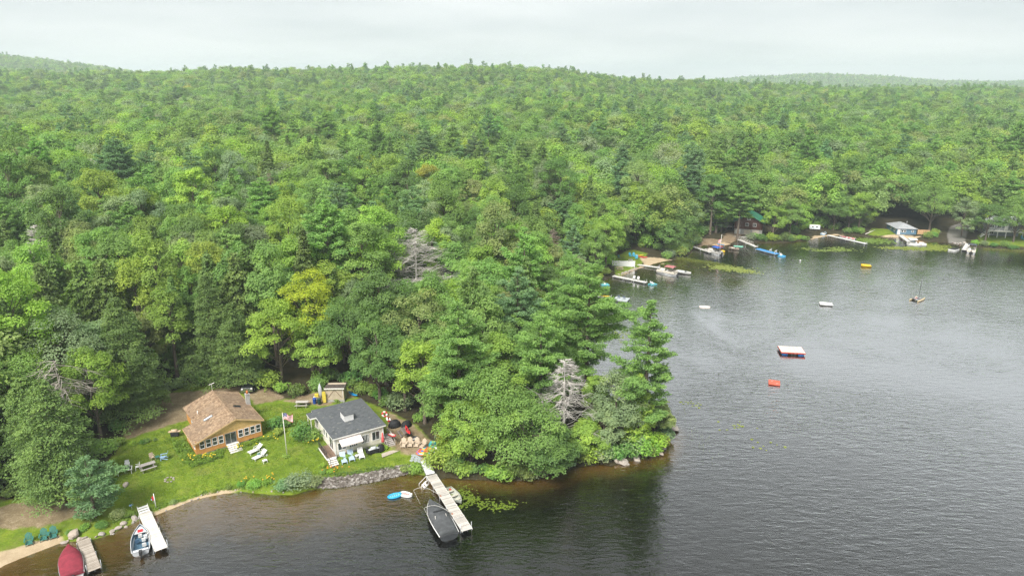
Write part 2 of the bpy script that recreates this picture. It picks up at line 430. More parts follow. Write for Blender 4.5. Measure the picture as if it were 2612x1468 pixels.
fr = N(nt, 'ShaderNodeFresnel'); fr.inputs['IOR'].default_value = 1.33; nt.links.new(bn.outputs[0], fr.inputs['Normal'])
frb = mth(nt, 'MULTIPLY_ADD', fr.outputs[0], 6.8, -.085, True)
frb = mth(nt, 'MINIMUM', frb, .82)
gl = N(nt, 'ShaderNodeBsdfGlossy'); gl.inputs['Roughness'].default_value = .09; nt.links.new(bn.outputs[0], gl.inputs['Normal'])
tr = N(nt, 'ShaderNodeBsdfTransparent'); tr.inputs[0].default_value = (.78, .70, .52, 1)
mx = N(nt, 'ShaderNodeMixShader'); nt.links.new(frb, mx.inputs[0]); nt.links.new(tr.outputs[0], mx.inputs[1]); nt.links.new(gl.outputs[0], mx.inputs[2])
nt.links.new(mx.outputs[0], N(nt, 'ShaderNodeOutputMaterial').inputs[0])
lake = mesh_obj('lake_water', wme, wmx); tag(lake, kind='structure')
# ---------------------------------------------------------------- trees that stand where the photograph shows them
# kind, x, y, height, width, colour, label
KEY = [
 ('pine',19.7,92,21.8,8.4,'pine','tall narrow pine at the rocky tip of the wooded point'),
 ('pine',11.8,100,25.5,11,'pine','largest spreading pine on the point, bare trunk below'),
 ('pine',4.2,92.5,19.5,9,'pine','broad pine on the point left of the grey dead snag'),
 ('pine',-7.6,90.8,22.5,9.5,'pine','tall pine standing on the shore behind the long dock'),
 ('pine',6.5,105,21,8,'pine','pine in the middle of the point behind the largest pine'),
 ('pine',1.0,108,22,9,'bluepine','blue green pine inland of the point'),
 ('broad',-2.6,87.4,13,11,'mid','wide leafy tree overhanging the water beside the lily pads'),
 ('broad',-5.8,86.2,9.5,8,'bright','bushy bright tree on the bank beside the long dock'),
 ('broad',1.6,84.9,10.5,11,'mid','low spreading tree with branches drooping over the dark water'),
 ('broad',5.4,85.4,6.5,8,'deep','small dense tree at the water below the dead snag'),
 ('broad',10.6,88.4,5.2,5.5,'bright','bright leafy small tree right of the dead snag'),
 ('broad',13.4,89.6,6.5,5.5,'sage','grey green small tree on the bank of the point'),
 ('broad',15.9,92,10.5,7.5,'sage','dull green loose tree left of the narrow tip pine'),
 ('cedar',18.6,91,11.5,5,'lime','yellow green cedar in front of the narrow tip pine'),
 ('broad',22,94.5,5,4.5,'olive','small bush like tree on the rocks of the tip'),
 ('broad',12.6,95.9,8.6,4,'bright','slender young tree with a thin pale trunk on the point'),
 ('broad',2.5,97.5,16,9,'deep','deep green tree between the pines of the point'),
 ('broad',-2.2,95,15,9.5,'bright','bright leafy tree behind the overhanging bank tree'),
 ('broad',-10.5,93.2,12,7,'mid','leafy tree beside the four beige chairs'),
 ('broad',7.5,97.8,12,6,'deep','dark small tree under the largest pine'),
 ('broad',-13.6,96.4,14,8.5,'lime','yellow green drooping tree behind the picnic table at the white cottage'),
 ('broad',-17.3,100.4,13,8,'deep','dark leafy tree close behind the grey roofed cottage'),
 ('broad',-21.8,103,14.5,8.5,'deep','dark tree beside the beige shed'),
 ('broad',-15.7,107.5,17.5,11,'olive','faded olive tree with thinning leaves behind the white cottage'),
 ('broad',-28.6,113,15,11,'deep','dense dark maple above the beige shed'),
 ('broad',-36.2,115,19,10,'gold2','yellow topped maple above the parked pickup'),
 ('broad',-40.4,110.5,15,9.5,'lime','lime green maple beside the yellow topped one'),
 ('broad',-33.6,110.6,11,8,'bright','bright maple in front of the dense dark maple'),
 ('hem',-47.6,109.2,15,9.5,'hem','dark hemlock directly behind the orange cottage'),
 ('hem',-52.7,112.5,19,10.5,'hem','tall dark hemlock by the driveway clearing'),
 ('hem',-59.6,97.4,20,12,'hem','broad dark hemlock with a thick trunk beside the dirt drive'),
 ('hem',-57.9,76.8,16.5,11.5,'hem2','large olive hemlock on the near lawn by the green chairs'),
 ('hem',-63,80.5,15,10,'hem2','olive hemlock behind the large near one'),
 ('pine',-51.7,73.2,8.2,6.6,'bluepine','small blue green pine at the shore above the small dock'),
 ('broad',-67,93.5,18,12.5,'sage','wide grey green tree beyond the bare drooping branches'),
 ('broad',-69.5,85.5,16,11,'mid','broad leafy tree at the edge of the near wood'),
 ('pine',-113.3,213.8,23,13,'bluepine','lone large pine rising above the broadleaf canopy'),
 ('pine',95.9,295,21,10,'pine','pointed pine rising behind the green roofed lodge'),
 ('pine',78.6,233.4,24,9.5,'pine','tall pine with bare lower trunk beside the lodge walkway'),
 ('pine',84.5,247,22,9,'pine','pine standing behind the lodge'),
 ('broad',98,236.5,13,9,'mid','leafy tree hiding the right end of the lodge'),
 ('broad',152,244.5,17,13,'mid','big oak between the blue cottage and the boat ramp'),
 ('broad',127,246,14,10,'bright','bright tree left of the blue cottage'),
 ('broad',170,226.5,15,11,'mid','oak in front of the grey house with the white deck'),
 ('broad',180,227.5,16,12,'deep','oak right of the grey house with the white deck'),
 ('broad',-55.7,261.4,18.5,11,'gold2','large yellowing tree deep in the wood'),
 ('broad',-19.7,276,17,9,'gold','golden tree standing out of the green canopy'),
 ('broad',106,250.5,13,9,'mid','leafy tree beside the white camper'),
 ('broad',118.5,247.5,14,10,'deep','dark leafy tree behind the long narrow dock'),
 ('broad',124,247.5,12,9,'mid','leafy tree over the bank with the fallen trunk'),
 ('broad',158.5,236,13,9,'sage','grey green tree between the boat ramp and the grey house'),
 ('broad',175.5,226,13,9,'mid','leafy oak before the white deck stairs'),
 ('broad',91,233.8,11,8,'bright','bright tree on the bank below the lodge patio'),
 ('broad',161.5,228,13,9,'deep','dark leafy tree before the left end of the grey house'),
 ('broad',27.2,192,15,9,'bright','bushy tree left of the white fence'),
 ('broad',23.4,184.5,13,8,'mid','leafy tree at the shore by the floating platform'),
]
DEAD = [
 (7.5,89.3,14.2,8.5,0,'grey','bare grey snag with tangled branches on the point'),
 (-20.5,141,21,14,1,'grey','large bare silvery dead tree standing in the green canopy'),
 (-77.1,218.3,18,7,0,'brown','brownish dead conifer in the middle of the wood'),
 (-145.9,234.3,18,12,2,'grey','bare dead tree with long level branches far left in the wood'),
 (-198.5,383.7,17,9,0,'brown','faded dead tree among distant broadleaf crowns'),
 (-103.8,146,18,8,1,'grey','pale dead treetop behind the wide grey green tree'),
 (-62.2,86.5,14.5,10,3,'grey','dead crown of long drooping grey branches by the near wood'),
 (10.5,171,16,6,0,'brown','thin dead tree behind the platform shore'),
]
KEEP_OUT = [(k[1], k[2], 2.6+k[4]*.16) for k in KEY]+[(d[0], d[1], 3) for d in DEAD]+[(10,94,16.5),(-3,89,7),(19,101,6),(-38,109,4),(23,178,7),(-58,74,9),(9,194,7),(20,203,6),(57,296,9),(63,306,6),(118,232,5),(-20,137,3.5),(-75.5,210,7),(-143,226,7),(-101,139,5)]
LOW = [(-19.5,129,11),(9,184,10),(8.5,170,9),(19,203,8),(-75.5,210,8),(-142,226,8)]      # younger, lower growth
# ---------------------------------------------------------------- foliage and bark
def leaf_mat(name, trans=.42, hue=.012):
    m, nt = new_mat(name)
    tint = N(nt, 'ShaderNodeAttribute', attribute_name='tint', attribute_type='INSTANCER').outputs['Color']
    lv = N(nt, 'ShaderNodeAttribute', attribute_name='lv').outputs['Fac']
    k = ramp(nt, lv, [(0, (.62, .66, .7)), (.5, (1, 1, 1)), (1, (1.42, 1.3, 1.1))])
    c = mixc(nt, 1, tint, k, 'MULTIPLY')
    b = N(nt, 'ShaderNodeBsdfPrincipled'); b.inputs['Roughness'].default_value = .55; b.inputs['Specular IOR Level'].default_value = .25
    nt.links.new(c, b.inputs['Base Color'])
    t = N(nt, 'ShaderNodeBsdfTranslucent'); nt.links.new(mixc(nt, 1, c, (1.12, 1.18, .7), 'MULTIPLY'), t.inputs[0])
    x = N(nt, 'ShaderNodeMixShader'); x.inputs[0].default_value = trans
    nt.links.new(b.outputs[0], x.inputs[1]); nt.links.new(t.outputs[0], x.inputs[2])
    nt.links.new(x.outputs[0], N(nt, 'ShaderNodeOutputMaterial').inputs[0])
    return m
LEAF = leaf_mat('foliage'); NEEDLE = leaf_mat('needles', .34)
def bark_mat(name, a, b):
    m, nt = new_mat(name); co = objco(nt)
    mp = N(nt, 'ShaderNodeMapping'); mp.inputs['Scale'].default_value = (5, 5, 1.2); nt.links.new(co, mp.inputs[0])
    f = noise(nt, mp.outputs[0], 2, 5, .7); bsdf(nt, ramp(nt, f, [(.3, a), (.7, b)]), .9, .1, 0, f, .6, .05); return m
BARK = bark_mat('bark', (.07, .055, .042), (.19, .155, .125)); GREY = bark_mat('dead_wood', (.40, .37, .34), (.74, .70, .66))
PALE = bark_mat('pale_bark', (.22, .20, .17), (.48, .44, .38))

def unit(v): return v/np.maximum(np.linalg.norm(v, axis=1, keepdims=True), 1e-6)
def leaf_faces(r, pos, nrm, ln, wd, axis=None):
    """diamond leaf faces at pos facing nrm"""
    n = len(pos)
    if axis is None: axis = r.normal(size=(n, 3))
    nrm = unit(nrm)
    u = axis-np.sum(axis*nrm, 1, keepdims=True)*nrm; u = unit(u); v = np.cross(nrm, u)
    L = (ln*r.uniform(.65, 1.35, n))[:, None]*.5; W = (wd*r.uniform(.7, 1.3, n))[:, None]*.5
    bend = nrm*L*.25
    V = np.stack([pos-u*L-bend, pos-v*W, pos+u*L-bend, pos+v*W], 1).reshape(-1, 3)
    F = np.arange(n*4).reshape(n, 4)
    return V, F
def crown_mesh(name, V, F, lv, mat):
    me = np_mesh(name, V, F, False)
    a = me.attributes.new('lv', 'FLOAT', 'FACE'); a.data.foreach_set('value', np.clip(lv, 0, 1).astype(np.float32))
    me.materials.append(mat); return me
def limb(mb, a, b, r0, r1, r, n=5, sag=0, seg=3):
    a, b = np.array(a, float), np.array(b, float); L = np.linalg.norm(b-a); pts = []
    for i in range(seg+1):
        t = i/seg; p = a+(b-a)*t; 
        if 0 < i < seg: p = p+r.normal(size=3)*L*.05
        p[2] += sag*L*math.sin(math.pi*t); pts.append(p)
    mb.tube(pts, [r0+(r1-r0)*i/seg for i in range(seg+1)], n, False)

def broadleaf(seed, h=18,  w=8.5, base=.28, ncl=46, leaf=.31, per=270, clr=.30, flat=.75, asym=.16, bark=None, upw=.75):
    r = np.random.default_rng(seed)
    zc = h*(base+1)/2; rz = h*(1-base)/2; rw = w/2
    cen = []; rad = []
    k = 0
    while len(cen) < ncl and k < 4000:
        k += 1
        d = unit(r.normal(size=(1, 3)))[0]
        if d[2] < -.55: continue
        q = r.uniform(.55, 1.0)**.5
        prof = 1+asym*math.sin(3*math.atan2(d[1], d[0])+seed)+asym*.7*math.sin(5*d[2]*2+seed*1.7)
        wz = 1-.18*max(d[2], 0)
        p = np.array([d[0]*rw*prof*wz, d[1]*rw*prof*wz, d[2]*rz])*q+np.array([0, 0, zc])
        rc = clr*rw*r.uniform(.65, 1.25)
        if any(np.linalg.norm((p-c)*np.array([1, 1, 1.2])) < .62*min(rc, rr) for c, rr in zip(cen, rad)): continue
        cen.append(p); rad.append(rc)
    VV = []; FF = []; LV = []; b = 0
    for c, rc in zip(cen, rad):
        n = int(per*(rc/(clr*rw))**2)
        d = unit(r.normal(size=(n, 3))); d[:, 2] = np.where(d[:, 2] < -.3, -d[:, 2]*.6, d[:, 2]); d = unit(d)
        out = unit((c-np.array([0, 0, zc-rz*.35]))[None])[0]
        rr = rc*r.uniform(.45, 1.12, n)**.6
        lump = 1+.22*np.sin(d[:, 0]*5+c[0]*3)*np.sin(d[:, 1]*5+c[1]*3)
        pos = c+d*np.array([1, 1, flat])*(rr*lump)[:, None]
        nr = d*.9+out*.5+np.array([0, 0, upw])+r.normal(size=(n, 3))*.40
        V, F = leaf_faces(r, pos, nr, leaf, leaf*.66)
        VV.append(V); FF.append(F+b); b += len(V)
        LV.append(np.full(n, .5+r.normal()*.15)+r.normal(size=n)*.07)
    crown = crown_mesh('crown', np.vstack(VV), np.vstack(FF), np.concatenate(LV), LEAF)
    mb = MB(); tr_ = h*.014+.06
    lean = r.normal(size=2)*.25
    top = np.array([lean[0], lean[1], h*.8])
    pts = [np.array([0, 0, -.6]), np.array([lean[0]*.2, lean[1]*.2, h*.2]), np.array([lean[0]*.6, lean[1]*.3, h*.5]), top]
    mb.tube(pts, [tr_*1.35, tr_, tr_*.7, tr_*.2], 7, False)
    for c in cen[::2]:
        z0 = max(h*base*.85, c[2]-np.hypot(c[0], c[1])*.9-.5); z0 = min(z0, h*.72)
        t = z0/(h*.8); limb(mb, (lean[0]*t, lean[1]*t, z0), c, tr_*.42*(1-t*.6), .025, r, 4, .06)
    return crown, mb.mesh('trunk', bark or BARK)

def pine(seed, h=21, w=7.5, base=.22, gap=1.25, per=46, tuft=.62, br=5, flat=.42, sparse=0., dead_low=True):
    """eastern white pine: open whorls carrying flat plumes of needles"""
    r = np.random.default_rng(seed); VV = []; FF = []; LV = []; b = 0; mb = MB()
    tr_ = h*.013+.05
    mb.tube([(0, 0, -.6), (0, 0, h*.4), (r.normal()*.12, r.normal()*.12, h*.97)], [tr_*1.3, tr_*.85, .04], 7, False)
    z = h*base
    if dead_low:
        for k in range(9):
            a = r.uniform(0, 6.28); zz_ = r.uniform(h*.08, h*base*1.15); L = r.uniform(.7, 2.3)
            limb(mb, (0, 0, zz_), (math.cos(a)*L, math.sin(a)*L, zz_+r.uniform(-.4, .4)), .05, .015, r, 3)
    while z < h*.99:
        t = (z/h-base)/(1-base)
        prof = min(1, (1-t)*1.75+.10)*(.55+.45*min(1, t*3+.3))
        n = max(3, int(br-1.2*t+r.integers(0, 2)))
        a0 = r.uniform(0, 6.28)
        for k in range(n):
            if r.uniform() < sparse: continue
            a = a0+6.283*k/n+r.normal()*.22; L = w/2*prof*r.uniform(.5, 1.2)*(1+.26*math.sin(2*a+z*.55+seed))
            up = r.uniform(.02, .24)+t*.5
            d = np.array([math.cos(a), math.sin(a), 0.]); e = d*L+np.array([0, 0, L*up])
            limb(mb, (0, 0, z-.1), e+np.array([0, 0, z]), .03+.035*(1-t), .012, r, 3, -.05)
            npad = max(1, int(L/.62))
            for j in range(npad):
                s = .34+.66*(j+.6)/npad if npad > 1 else .7
                side = np.array([-d[1], d[0], 0])*r.normal()*.30*L*s*.75
                c = e*s+np.array([0, 0, z])+side+np.array([0, 0, r.normal()*.08])
                pr = (.50+.22*L*.35)*r.uniform(.75, 1.2)
                m_ = int(per*pr*pr*1.9)+6
                q = unit(r.normal(size=(m_, 3)))*(r.uniform(.2, 1, m_)**.5)[:, None]
                pos = c+q*np.array([pr, pr, pr*flat])
                ax = q*np.array([1, 1, .5])+d*.55+np.array([0, 0, .55])
                nr = r.normal(size=(m_, 3))*.6+np.array([0, 0, 1.])
                V, F = leaf_faces(r, pos, nr, tuft, tuft*.30, ax)
                VV.append(V); FF.append(F+b); b += len(V)
                LV.append(np.full(m_, .5+r.normal()*.14)+r.normal(size=m_)*.12)
        z += gap*r.uniform(.7, 1.25)*(1-.5*t)
    return crown_mesh('crown', np.vstack(VV), np.vstack(FF), np.concatenate(LV), NEEDLE), mb.mesh('trunk', BARK)

def hemlock(seed, h=17, w=7.5, base=.08, gap=.62, per=9, leaf=.46, droop=.25, br=7):
    """dense cone of drooping flat sprays"""
    r = np.random.default_rng(seed); VV = []; FF = []; LV = []; b = 0; mb = MB(); tr_ = h*.013+.05
    mb.tube([(0, 0, -.6), (0, 0, h*.45), (r.normal()*.1, r.normal()*.1, h*.98)], [tr_*1.3, tr_*.8, .03], 7, False)
    z = h*base; P_ = []; D_ = []; LVv = []
    while z < h*.99:
        t = (z/h-base)/(1-base); prof = (1-t)**.72*.97+.05
        n = max(4, int(br*(1-.45*t)+r.integers(0, 2))); a0 = r.uniform(0, 6.28)
        for k in range(n):
            a = a0+6.283*k/n+r.normal()*.2
            L = w/2*prof*r.uniform(.6, 1.2)*(1+.18*math.sin(2*a+seed+z*.4)); d = np.array([math.cos(a), math.sin(a), 0.]); sd_ = np.array([-d[1], d[0], 0])
            if k % 2 == 0: limb(mb, (0, 0, z), d*L*.8+np.array([0, 0, z-L*droop*.35]), .04, .012, r, 3, .06)
            m_ = int(per*L*1.7)+5; s = r.uniform(.22, 1, m_)**.75
            wid = .36*L*(1-.55*s)+.22
            pos = d*(s*L)[:, None]+sd_*(r.normal(size=m_)*wid*.6)[:, None]
            pos[:, 2] = z+s*L*.16-droop*L*s*s*1.15+r.normal(size=m_)*.10
            P_.append(pos); D_.append(np.tile(d, (m_, 1))); LVv.append(np.full(m_, .5+r.normal()*.13)+r.normal(size=m_)*.13)
        z += gap*r.uniform(.75, 1.25)*(1-.35*t)
    pos = np.vstack(P_); D_ = np.vstack(D_); m_ = len(pos)
    nr = np.array([0, 0, 1.])+D_*.45+r.normal(size=(m_, 3))*.42
    V, F = leaf_faces(r, pos, nr, leaf*1.25, leaf*.62, D_+r.normal(size=(m_, 3))*.7)
    return crown_mesh('crown', V, F, np.concatenate(LVv), NEEDLE), mb.mesh('trunk', BARK)

def dead_tree(seed, h=16, w=5, base=.2, n=70, droop=.0, twigs=7, mat=None, cone=True):
    r = np.random.default_rng(seed); mb = MB(); tr_ = h*.012+.05
    mb.tube([(0, 0, -.5), (0, 0, h*.5), (r.normal()*.2, r.normal()*.2, h)], [tr_*1.25, tr_*.75, .03], 7, False)
    tw = MB()
    for k in range(n):
        t = r.uniform(0, 1)**.9; z = h*(base+(1-base)*t); a = r.uniform(0, 6.283)
        L = w/2*((1-t)**.7+.12)*r.uniform(.6, 1.2) if cone else w/2*r.uniform(.5, 1.1)
        e = np.array([math.cos(a)*L, math.sin(a)*L, z+L*r.uniform(.0, .5)-droop*L])
        limb(tw, (0, 0, z), e, .065, .022, r, 3, .05)
        for q in range(twigs):
            s = r.uniform(.35, 1); p = np.array([0, 0, z])*(1-s)+e*s
            v = np.array([math.cos(a+r.normal()*.9), math.sin(a+r.normal()*.9), r.uniform(-.25, .5)-droop])*L*r.uniform(.25, .55)
            limb(tw, p, p+v, .03, .014, r, 3, 0, 2)
    return tw.mesh('branches', mat or GREY), mb.mesh('trunk', mat or GREY)

def bush_mesh(seed, w=1.6, h=1.2, leaf=.22, ncl=9, per=60, mat=None):
    r = np.random.default_rng(seed); VV = []; FF = []; LV = []; b = 0
    for k in range(ncl):
        a = r.uniform(0, 6.28); q = r.uniform(0, .75)**.5
        c = np.array([math.cos(a)*q*w/2*.8, math.sin(a)*q*w/2*.8, h*(.35+.35*(1-q)+r.uniform(-.1, .1))]); rc = .34*w*r.uniform(.7, 1.15)
        d = unit(r.normal(size=(per, 3))); pos = c+d*np.array([rc, rc, h*.36])*(r.uniform(.5, 1.1, per)**.6)[:, None]
        pos[:, 2] = np.maximum(pos[:, 2], .02)
        V, F = leaf_faces(r, pos, d+np.array([0, 0, .7])+r.normal(size=(per, 3))*.5, leaf, leaf*.66)
        VV.append(V); FF.append(F+b); b += len(V); LV.append(np.full(per, .5+r.normal()*.14)+r.normal(size=per)*.14)
    return crown_mesh('foliage', np.vstack(VV), np.vstack(FF), np.concatenate(LV), mat or LEAF)

# ---------------------------------------------------------------- prototypes (meshes only)
BL = [broadleaf(100+i, h=[17,19,16,20,18,15,18,21,16][i], w=[8,9,7,8,10.5,7.5,6.5,9.5,8.5][i], base=[.25,.3,.2,.36,.26,.16,.3,.3,.2][i],
                ncl=[46,52,42,44,62,46,38,56,50][i], clr=[.32,.29,.34,.33,.26,.33,.36,.28,.31][i], flat=[.85,.8,.95,.85,.75,.9,1,.8,.75][i]) for i in range(9)]
PI = [pine(200+i, h=[20,23,18,22][i], w=[8,8.5,7,6.5][i], base=[.2,.3,.14,.26][i]) for i in range(4)]
HE = [hemlock(300+i, h=[16,18,14,17][i], w=[8,7.5,7,9][i]) for i in range(4)]
DE = [dead_tree(400+i, h=[15,17,13][i], w=[5,5.5,7][i], cone=i < 2) for i in range(3)]
# coarser ones for the mass of the wood farther away
BLf = [broadleaf(500+i, h=[16,18,15,17,18,14][i], w=[10.5,12,9,12.5,11,8.5][i], base=.2, ncl=[34,40,30,44,36,28][i], leaf=.62, per=80, clr=.34, flat=.9, upw=1.1) for i in range(6)]
PIf = [pine(600+i, h=[21,23,19][i], w=[9,8.5,9][i], base=.22, gap=1.5, per=16, tuft=1.0, br=4) for i in range(3)]
HEf = [hemlock(700+i, h=15, w=9, gap=1.0, per=5, leaf=.95, br=6) for i in range(2)]

TINT = {
 'mid': ((0.226, 0.367, 0.095), 'mid green broadleaf tree'),
 'bright': ((0.280, 0.429, 0.086), 'bright green broadleaf tree'),
 'lime': ((0.325, 0.471, 0.081), 'yellow green broadleaf tree'),
 'olive': ((0.288, 0.367, 0.130), 'dull olive broadleaf tree'),
 'deep': ((0.153, 0.269, 0.075), 'deep green broadleaf tree'),
 'sage': ((0.265, 0.357, 0.181), 'greyish green broadleaf tree'),
 'gold': ((0.419, 0.432, 0.077), 'yellow turning broadleaf tree'),
 'pine': ((0.233, 0.394, 0.110), 'fresh green pine'),
 'bluepine': ((.190, .325, .150), 'blue green pine'),
 'hem': ((0.150, 0.235, 0.068), 'dark green hemlock'),
 'hem2': ((0.190, 0.300, 0.086), 'olive green hemlock'),
}
def plant_tree(name, protos, loc, rz, s, tint, label, cat='tree', group=None, sz=None, part='crown'):
    o = empty(name, loc, rz, label, cat, group); o.scale = (s, s, sz or s)
    c_ = mesh_obj(part, protos[0], None, o); c_['tint'] = [float(v) for v in tint]
    mesh_obj('trunk', protos[1], None, o)
    return o
# ---------------------------------------------------------------- where the random trees stand
def clear_d(X, Y):
    d = np.full(X.shape, -1e9)
    for p in CLEAR:
        P = np.array(p, float); q = seg_dist(X, Y, P, True); d = np.maximum(d, np.where(inside(X, Y, P), q, -q))
    return d
def scatter(x0, x1, y0, y1, step, jit, r):
    nx_, ny_ = int((x1-x0)/step), int((y1-y0)/(step*.87))
    X, Y = np.meshgrid(np.arange(nx_), np.arange(ny_)); X = X+.5*(Y % 2)
    X = x0+X*step; Y = y0+Y*step*.87
    X = (X+r.uniform(-jit, jit, X.shape)*step).ravel(); Y = (Y+r.uniform(-jit, jit, Y.shape)*step).ravel()
    return X, Y
HALF = .86            # the wood is planted a little wider than the view
def land_ok(X, Y, margin):
    k = (np.abs(X) < Y*HALF+25); X, Y = X[k], Y[k]
    d = shore_d(X, Y); k = d > margin; X, Y = X[k], Y[k]
    n = (Y < 290); c = np.full(X.shape, -99.); c[n] = clear_d(X[n], Y[n])
    k = c < -.8; return X[k], Y[k]
r_f = np.random.default_rng(5)
parts_xy = []
for (y0, y1, stp) in ((62, 300, 4.6), (300, 700, 6.2), (700, 1250, 7.4), (1250, 3300, 11)):
    hw = y1*HALF+40
    X, Y = scatter(-hw, hw, y0, y1, stp, .33, r_f)
    if stp > 12: k = ((X < -500) & (Y < 2300)) | ((X > 250) & (Y > 1250)); X, Y = X[k], Y[k]
    X, Y = land_ok(X, Y, 3.0); parts_xy.append(np.stack([X, Y], 1))
XY = np.vstack(parts_xy)
for (kx, ky, kr) in KEEP_OUT:
    XY = XY[np.hypot(XY[:, 0]-kx, XY[:, 1]-ky) > kr]
TZ = terrain(XY[:, 0], XY[:, 1])
dist = np.hypot(XY[:, 0], XY[:, 1])
n_t = len(XY)
u = r_f.uniform(size=n_t)
# kinds come in patches
patchn = np.sin(XY[:, 0]*.031+np.sin(XY[:, 1]*.027)*2)+np.sin(XY[:, 1]*.043+1.1+XY[:, 0]*.011)
p_pine = np.clip(.08+.04*patchn+.08*(XY[:, 0] > 60), .03, .3); p_hem = np.clip(.10-.05*patchn-.05*(dist > 300)+.25*((XY[:, 0] < -25) & (dist < 190)), .04, .55)
kind = np.where(u < p_pine, 1, np.where(u < p_pine+p_hem, 2, 0))
scl = r_f.uniform(.62, 1.22, n_t); rot = r_f.uniform(0, 6.283, n_t)
scl = np.where(dist > 1250, scl*1.05, scl)
for (lx, ly, lr) in LOW: scl = np.where(np.hypot(XY[:, 0]-lx, XY[:, 1]-ly) < lr, scl*.5, scl)
scl = np.where(seg_dist(XY[:, 0], XY[:, 1], SHORE) < 7, scl*.8, scl)
B_T = ['mid']*9+['bright']*6+['lime']*2+['olive']*2+['deep']*5+['sage']*3
tname = np.array(['gold' if (k == 0 and uu < .004) else (B_T[int(uu*1e4) % len(B_T)] if k == 0 else (('pine' if uu < .7 else 'bluepine') if k == 1 else ('hem' if uu < .55 else 'hem2'))) for k, uu in zip(kind, r_f.uniform(size=n_t))])
tint = np.array([TINT[t][0] for t in tname])*r_f.uniform(.84, 1.17, (n_t, 1))*r_f.uniform(.93, 1.07, (n_t, 3))
in_view = np.abs(XY[:, 0]) < XY[:, 1]*.80
size = scl/dist*np.where(in_view, 1, .3)
solo = np.zeros(n_t, bool)
for k, cap in ((0, 300), (1, 150), (2, 220)):
    idx = np.where(kind == k)[0]; solo[idx[np.argsort(-size[idx])][:cap]] = True
MARKS = [(-42, 104, 'behind the orange cottage'), (-22, 106, 'behind the white cottage'), (-72, 88, 'beyond the near lawn'), (6, 112, 'inland of the wooded point'),
         (30, 214, 'behind the far beach'), (12, 222, 'near the salmon roofed house'), (62, 232, 'by the railed gangway'), (86, 254, 'behind the lodge'), (113, 256, 'behind the camper'),
         (142, 262, 'behind the blue cottage'), (176, 256, 'behind the grey house with the white deck'), (57, 308, 'round the dark house deep in the wood'), (-77, 218, 'near the brownish dead conifer'), (-20, 141, 'near the silvery dead tree'), (-146, 234, 'near the dead tree with level branches')]
def where_label(x, y, t_, s_):
    dd = [math.hypot(x-m[0], y-m[1]) for m in MARKS]; k = int(np.argmin(dd))
    sz_ = 'tall ' if s_ > 1.04 else ('small ' if s_ < .78 else '')
    ph = MARKS[k][2]
    if dd[k] > 38:
        w0, rest = ph.split(' ', 1)
        ph = {'near': 'some way from ', 'by': 'well inland of ', 'round': 'well beyond '}.get(w0, 'well '+w0+' ')+rest
    return sz_+TINT[t_][1]+' '+ph
KN = {0: ('broadleaf_tree', BL), 1: ('pine_tree', PI), 2: ('hemlock_tree', HE)}
for i in np.where(solo)[0]:
    nm, pr = KN[int(kind[i])]
    x, y = XY[i]; t_ = tname[i]
    plant_tree(nm, pr[r_f.integers(len(pr))], (x, y, TZ[i]), rot[i], float(scl[i]), tint[i], where_label(x, y, t_, scl[i]), 'tree', TINT[t_][1]+'s of the wood', sz=float(scl[i]*r_f.uniform(.85, 1.2)))
# the rest of the wood, beyond counting
far = np.where(~solo)[0]
proto_col = bpy.data.collections.new('forest_prototypes')
protos = [('a', BLf), ('b', PIf), ('c', HEf)]; start = {}; cnt = 0
for pk, (pre, lst) in enumerate(protos):
    start[pk] = cnt
    for q, (cr_, tr__) in enumerate(lst):
        o = bpy.data.objects.new('%s%02d_far_tree' % (pre, q), cr_); proto_col.objects.link(o); cnt += 1
me = bpy.data.meshes.new('forest')
me.vertices.add(len(far)); me.vertices.foreach_set('co', np.stack([XY[far, 0], XY[far, 1], TZ[far]], 1).astype(np.float32).ravel())
def addattr(nm, typ, key, val):
    a = me.attributes.new(nm, typ, 'POINT'); a.data.foreach_set(key, val)
addattr('pick', 'INT', 'value', np.array([start[k]+r_f.integers(len(protos[k][1])) for k in kind[far]], np.int32))
addattr('turn', 'FLOAT', 'value', rot[far].astype(np.float32))
addattr('size', 'FLOAT', 'value', scl[far].astype(np.float32))
addattr('tint', 'FLOAT_COLOR', 'color', np.concatenate([tint[far], np.ones((len(far), 1))], 1).astype(np.float32).ravel())
forest = mesh_obj('forest', me)
tag(forest, 'endless mixed green woodland covering the hills behind the lake', 'forest', kind='stuff')
ng = bpy.data.node_groups.new('forest', 'GeometryNodeTree')
ng.interface.new_socket('Geometry', in_out='INPUT', socket_type='NodeSocketGeometry'); ng.interface.new_socket('Geometry', in_out='OUTPUT', socket_type='NodeSocketGeometry')
gi = ng.nodes.new('NodeGroupInput'); go = ng.nodes.new('NodeGroupOutput')
m2p = ng.nodes.new('GeometryNodeMeshToPoints'); iop = ng.nodes.new('GeometryNodeInstanceOnPoints'); ci = ng.nodes.new('GeometryNodeCollectionInfo')
ci.inputs['Collection'].default_value = proto_col; ci.inputs['Separate Children'].default_value = True; ci.inputs['Reset Children'].default_value = True
def na(nm, typ):
    n_ = ng.nodes.new('GeometryNodeInputNamedAttribute'); n_.data_type = typ; n_.inputs[0].default_value = nm; return n_.outputs[0]
cx_ = ng.nodes.new('ShaderNodeCombineXYZ'); ng.links.new(na('turn', 'FLOAT'), cx_.inputs[2])
ng.links.new(gi.outputs[0], m2p.inputs[0]); ng.links.new(m2p.outputs[0], iop.inputs['Points']); ng.links.new(ci.outputs[0], iop.inputs['Instance'])
iop.inputs['Pick Instance'].default_value = True
ng.links.new(na('pick', 'INT'), iop.inputs['Instance Index']); ng.links.new(cx_.outputs[0], iop.inputs['Rotation']); ng.links.new(na('size', 'FLOAT'), iop.inputs['Scale'])
ng.links.new(iop.outputs[0], go.inputs[0])
md = forest.modifiers.new('forest', 'NODES'); md.node_group = ng
